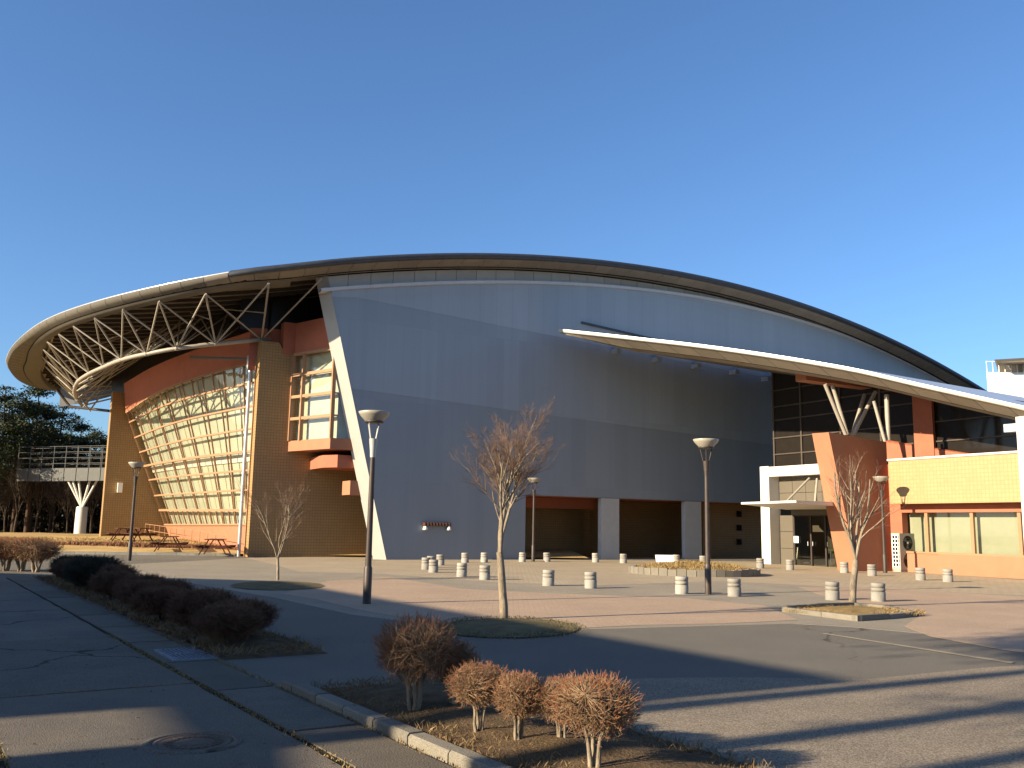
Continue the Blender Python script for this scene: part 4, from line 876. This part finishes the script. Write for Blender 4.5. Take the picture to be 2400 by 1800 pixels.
# ------------------------------------------------------------------ entrance bits
def L2W(t, u, z): p = wld(t, u, z); return tuple(p)
acp = onz(2112, 1341); ac = T('air_unit', 'tall beige outdoor air conditioning unit with two fans beside the red pier', 'air conditioner', L2W(acp[0], acp[1], 0), WA)
P('body', MB().box((0,0,.10),(1.0,.42,1.62)), M['acbody'], ac)
P('foot', MB().box((.02,.02,0),(.98,.40,.10)), M['concrete'], ac)
P('end_grille', MB().box((-.012,.05,.18),(-.002,.37,1.56)), M['dark'], ac)
for k in range(9): P('grille_bar', MB().box((-.03,.04,.2+k*.165),(-.006,.38,.235+k*.165)), M['white'], ac)
for k in range(3): P('grille_bar', MB().box((-.034,.06+k*.14,.16),(-.012,.09+k*.14,1.58)), M['white'], ac)
for z in (.48, 1.22):
    mb = MB(); mb.lathe([(0,-.006),(.30,-.006),(.31,0)], 24); f_ = P('fan_opening', mb, M['dark'], ac, loc=(.5,-.004,z)); f_.rotation_euler = (math.pi/2,0,0)
    for q in (.1,.2,.29):
        m2 = MB(); m2.lathe([(q,.004),(q+.016,.01),(q+.016,.004)], 24, cap=False); P('guard_ring', m2, M['panelgrey'], f_)
    m2 = MB(); m2.lathe([(0,.012),(.05,.012),(.055,.002)], 14); P('hub', m2, M['silver'], f_)
    for k in range(3):
        m2 = MB(); a = k*2.09; m2.add([(.05*math.cos(a),.05*math.sin(a),.0),(.27*math.cos(a),.27*math.sin(a),.0),(.27*math.cos(a+.7),.27*math.sin(a+.7),.004),(.05*math.cos(a+.9),.05*math.sin(a+.9),.004)], [(0,1,2,3)]); P('blade', m2, M['panelgrey'], f_)
q = ont(1866, 1265, 18.36); nb_ = T('door_notice', 'white paper notice on the dark entrance glass', 'notice', L2W(18.36, q[1], q[2]-.15), WA)
P('sheet', MB().box((-.004,-.15,0),(.004,.15,.32)), M['paper'], nb_)
q = onz(1873, 1322); cs = T('floor_sign', 'white folded floor sign tapering to a point by the entrance doors', 'sign', L2W(q[0]-.1, q[1], .01), WA)
P('panel', MB().add([(-.14,-.25,0),(-.14,.25,0),(0,.03,.82),(0,-.03,.82),(-.12,-.25,0),(-.12,.25,0)], [(0,3,2,1),(4,5,2,3)]), M['white'], cs)
P('panel', MB().add([(.16,-.25,0),(.16,.25,0),(.02,.03,.82),(.02,-.03,.82),(.14,-.25,0),(.14,.25,0)], [(0,1,2,3),(4,3,2,5)]), M['white'], cs)
q = onz(1955, 1325); st_ = T('umbrella_stand', 'slim teal stand with small flat top right of the entrance doors', 'stand', L2W(q[0]-.2, q[1], .01), WA)
P('post', MB().tube([(0,0,0),(0,0,.72)], .035, 10), M['grate'], st_); P('top', MB().box((-.08,-.2,.72),(.08,.2,.75)), M['silver'], st_); P('base', MB().box((-.14,-.18,0),(.14,.18,.03)), M['grate'], st_)

# ------------------------------------------------------------------ footbridge behind the left end
YB = 74.0
def atY(x, y, Y): d = ray(x, y); return O+Y/d[1]*d
bl, br_ = atY(40, 1102, YB), atY(262, 1096, YB-3)
fb = T('footbridge', 'grey steel footbridge with railings crossing behind the tiled end wall', 'footbridge', (bl[0], bl[1], 0))
B0 = np.array([0,0,bl[2]]); B1 = np.array([br_[0]-bl[0]+4, br_[1]-bl[1], br_[2]]); bd = (B1-B0); bn = np.array([-bd[1], bd[0], 0])/np.linalg.norm(bd[:2])*1.3
P('deck', MB().hexa([B0-(0,0,.5), B1-(0,0,.5), B1+bn-(0,0,.5), B0+bn-(0,0,.5), B0-(0,0,.3), B1-(0,0,.3), B1+bn-(0,0,.3), B0+bn-(0,0,.3)]), M['bridge'], fb)
for k in range(12):
    a, b = B0+bd*(k+.03)/12, B0+bd*(k+.97)/12; P('side_panel', MB().hexa([a-(0,.06,.9), b-(0,.06,.9), b-(0,0,.9), a-(0,0,.9), a-(0,.06,-.12), b-(0,.06,-.12), b+(0,0,.12), a+(0,0,.12)]), M['bridge'], fb)
    for sd in (0, 1):
        p = a+bn*sd; P('post', MB().tube([p+(0,0,.05), p+(0,0,1.9)], .035, 6), M['bridge'], fb)
for sd in (0, 1):
    for z in (.5,.95,1.4,1.85): P('rail', MB().tube([B0+bn*sd+(0,0,z), B1+bn*sd+(0,0,z)], .022, 6), M['bridge'], fb)
cb = atY(184, 1190, YB-1.5)-np.array([bl[0], bl[1], 0]); zc0 = cb[2]
P('column', MB().lathe([(.44,-.3),(.42,zc0),(.36,zc0+.1)], 18, (cb[0], cb[1]+.6, 0)), M['whitep'], fb)
for x, y in ((146,1135),(175,1134),(203,1148),(222,1148),(160,1120)):
    q = atY(x, y-14, YB-1.5)-np.array([bl[0], bl[1], 0]); P('strut', MB().tube([(cb[0], cb[1]+.6, zc0), (q[0], q[1]+.6, B0[2]-.5)], .09, 8), M['whitep'], fb)

# ------------------------------------------------------------------ pines and wood on the left
def pine(seed, H, ncl=70, f0=.34):
    R = np.random.default_rng(seed); tr = MB(); V = []; Fc = []
    bend = R.normal(size=2)*.04
    def tp(z): f = z/H; return Vector((bend[0]*H*f*f, bend[1]*H*f*f, z))
    tr.tube([tp(H*f) for f in np.linspace(-.02, .97, 9)], [.22*(1-.85*f)*H/12 for f in np.linspace(0, 1, 9)], 7, cap=False)
    for k in range(ncl):
        f = R.uniform(f0, 1.0); z = H*f; a = R.random()*6.283; prof = (1.02-f)**.55*(.55+.45*min(1,(f-.3)/.25)); L = H*.30*prof*R.uniform(.45,1.05); s_ = tp(z*.97)
        e = s_+Vector((math.cos(a)*L, math.sin(a)*L, L*R.uniform(.0,.45)))
        tr.tube([s_, s_.lerp(e,.5)+Vector((0,0,.06*L)), e], [.05,.035,.015], 4, cap=False)
        for c in range(3):
            cc = s_.lerp(e, R.uniform(.45,1.1))+Vector(R.normal(size=3)*.18*(1,1,.5)*.9); rad = R.uniform(.35,.75)*H/12*1.15
            for q in range(42):
                p = R.normal(size=3)*rad*np.array([.6,.6,.22]); d = R.normal(size=3); d[2] = abs(d[2])*.6+.15; d /= np.linalg.norm(d); sd = np.cross(d, R.normal(size=3)); sd /= np.linalg.norm(sd)
                L2 = R.uniform(.16,.34); wd = R.uniform(.03,.07); o = len(V); b = np.array(cc)+p
                V += [tuple(b-sd*wd), tuple(b+sd*wd), tuple(b+d*L2)]; Fc.append((o,o+1,o+2))
    cr_ = MB(); cr_.v = V; cr_.f = Fc; cr_.sm = [False]*len(Fc)
    return tr.mesh('trunk', M['pinebark']), cr_.mesh('crown', M['needle'])
PV = [pine(s, 12, 62) for s in (51, 52, 53, 54)]
G4 = 'dark pines behind the footbridge'
pines = [(-60,72,10,0),(-12,80,13.2,1),(30,86,13.6,2),(62,82,13.9,3),(100,95,11,0),(122,88,12.6,1),(150,98,11.4,2),(176,90,11.2,3),(205,96,11.0,0),(232,92,10.2,1),(262,98,10,2),(-120,84,13,3),(-90,74,12,0),(-170,80,13,2),(-240,76,12,1),(-300,84,13,3),(-260,92,13,0),(10,100,13,0),(80,104,12.5,2),(-200,90,12,1)]
plab = ['pine at the left picture edge, lower than its neighbours','tall dense pine second from the left edge','tall dark pine third from the left edge','tallest pine of the left group with pointed top','pine low in the gap behind the tallest one','pine with separate pointed top right of the tallest one','pine with spreading crown above the footbridge railing','pine above the footbridge column','thin pine right of the footbridge column','pine next to the tiled end wall','pine mostly hidden behind the tiled end wall','pine beyond the left picture edge','pine just outside the left picture edge, nearer side','second pine outside the left picture edge','third pine outside the left picture edge','fourth pine outside the left picture edge','fifth pine outside the left picture edge','pine further back in the left group','pine further back behind the gap in the group','pine far beyond the left picture edge']
for i, (px, Y, H, v) in enumerate(pines):
    p = atY(px, 1240, Y); o = T('pine_tree', plab[i], 'tree', (p[0], p[1], -.1), i*1.7, G4, (H/12,)*3); P('trunk', PV[v][0], None, o); P('crown', PV[v][1], None, o)
PT = pine(58, 12, 60, .66)
BV = []
for s in (61, 62, 63):
    a, b = bare_tree(s, 7.5, .11, 2.2, .34, levels=4); BV.append((a.mesh('trunk', M['woodbark']), b.mesh('twigs', M['woodbark'])))
for i in range(20):
    px = -40+i*15.5+random.uniform(-6,6); p = atY(px, 1240, random.uniform(77, 92)); v = BV[i % 3]
    o = T('bare_wood_tree', 'thin leafless tree under the pines, %s from the left' % ORD(i) if i < 18 else 'thin leafless tree under the pines, last before the tiled wall' if i == 19 else 'thin leafless tree under the pines, next to last before the tiled wall', 'tree', (p[0], p[1], -.1), i*2.3, 'leafless trees in the wood under the pines', (random.uniform(.75,1.1),)*3)
    P('trunk', v[0], None, o); P('twigs', v[1], None, o, kind='stuff')
# undergrowth and far wood as one mass
R = np.random.default_rng(77); V = []; Fc = []
for k in range(42000):
    x = R.uniform(-110, -22); y = R.uniform(86, 112); hmax = 5.2+1.2*math.sin(x*.35)+R.normal()*.5; z = hmax*R.random()**1.1
    d = R.normal(size=3); d[2] = abs(d[2])+.4; d /= np.linalg.norm(d); sd = np.cross(d, R.normal(size=3)); sd /= np.linalg.norm(sd); L2 = R.uniform(.4,1.0); wd = R.uniform(.08,.22); o = len(V); b = np.array([x,y,z])
    V += [tuple(b-sd*wd), tuple(b+sd*wd), tuple(b+d*L2)]; Fc.append((o,o+1,o+2))
mb = MB(); mb.v = V; mb.f = Fc; mb.sm = [False]*len(Fc); P('undergrowth', mb, mat('dark_undergrowth', (.032,.027,.018), .95, .1, var=.5, scale=.8), kind='stuff')

# ------------------------------------------------------------------ trees left of the camera whose trunks streak the forecourt, and pines added behind it
G5 = 'tall trees left of the viewpoint'
def qs(q, s): p = pn*q+SD*s; return (p[0], p[1], 0)
tl = ['tall bare stemmed pine left of the viewpoint nearest the neighbouring block','tall bare stemmed pine left of the viewpoint beside the neighbouring block','tall bare stemmed pine left of the viewpoint, nearest the camera']
for i, (q, s, H) in enumerate(((5.48,-15,16),(7.02,-17,17),(4.30,-16,15))):
    o = T('pine_tree', tl[i], 'tree', qs(q, s), i*2.1, G5, (H/12,)*3); P('trunk', PT[0], None, o); P('crown', PT[1], None, o)
RB = random.Random(5); bw = ['nearest','second','third','fourth','fifth','sixth','seventh','eighth','ninth','tenth','eleventh','twelfth']
for i in range(12):  # unseen pines added to cut the sky fill on the foreground
    q = -2.2-RB.uniform(.3, 2)-i*1.7; s = -8-RB.uniform(0, 9); H = RB.uniform(13, 18); v = PV[i % 4]
    o = T('pine_tree', 'unseen pine added behind the viewpoint to block sky, %s from the left end' % bw[i], 'tree', qs(q, s), i*1.3, 'unseen pines added behind the viewpoint to block sky', (H/12,)*3); P('trunk', v[0], None, o); P('crown', v[1], None, o)

# ------------------------------------------------------------------ white building far to the right
YF = 104.0
wa, wb_ = atY(2314, 905, YF), atY(2560, 900, YF)
fbd = T('white_building', 'bright white block with flat overhanging roof rising behind the canopy at far right', 'building', (wa[0], wa[1], 0))
zt = atY(2314, 872, YF)[2]; wdt = wb_[0]-wa[0]
P('wall', MB().plate([(0,0),(wdt,0),(wdt,14),(8.2,14)], 0, zt), M['bldgwhite'], fbd)
zr = atY(2320, 846, YF)[2]
P('roof', MB().hexa([(.5,-1.5,zr-.45),(wdt,-1.5,zr-.1),(wdt,14,zr-.1),(9.5,14,zr-.45),(.1,-1.7,zr-.15),(wdt,-1.7,zr+.75),(wdt,14,zr+.75),(9.2,14,zr-.15)]), M['soffit'], fbd)
for x in (3.2, 6.0): P('strut', MB().tube([(x-1,-.6,zr-.5),(x+1.2,2,zt)], .1, 6), M['galv'], fbd)
for k in range(10): P('railing_post', MB().tube([(.1+k*.7,.05,zt),(.1+k*.7,.05,zt+1.3)], .05, 5), M['white'], fbd)
P('railing', MB().tube([(.1,.05,zt+1.25),(wdt,.05,zt+1.25)], .04, 5), M['white'], fbd)
for k in range(5): P('window', MB().box((1.2+k*3,-.05,zt-5.4),(2.8+k*3,-.01,zt-3.6)), M['darkglass'], fbd)
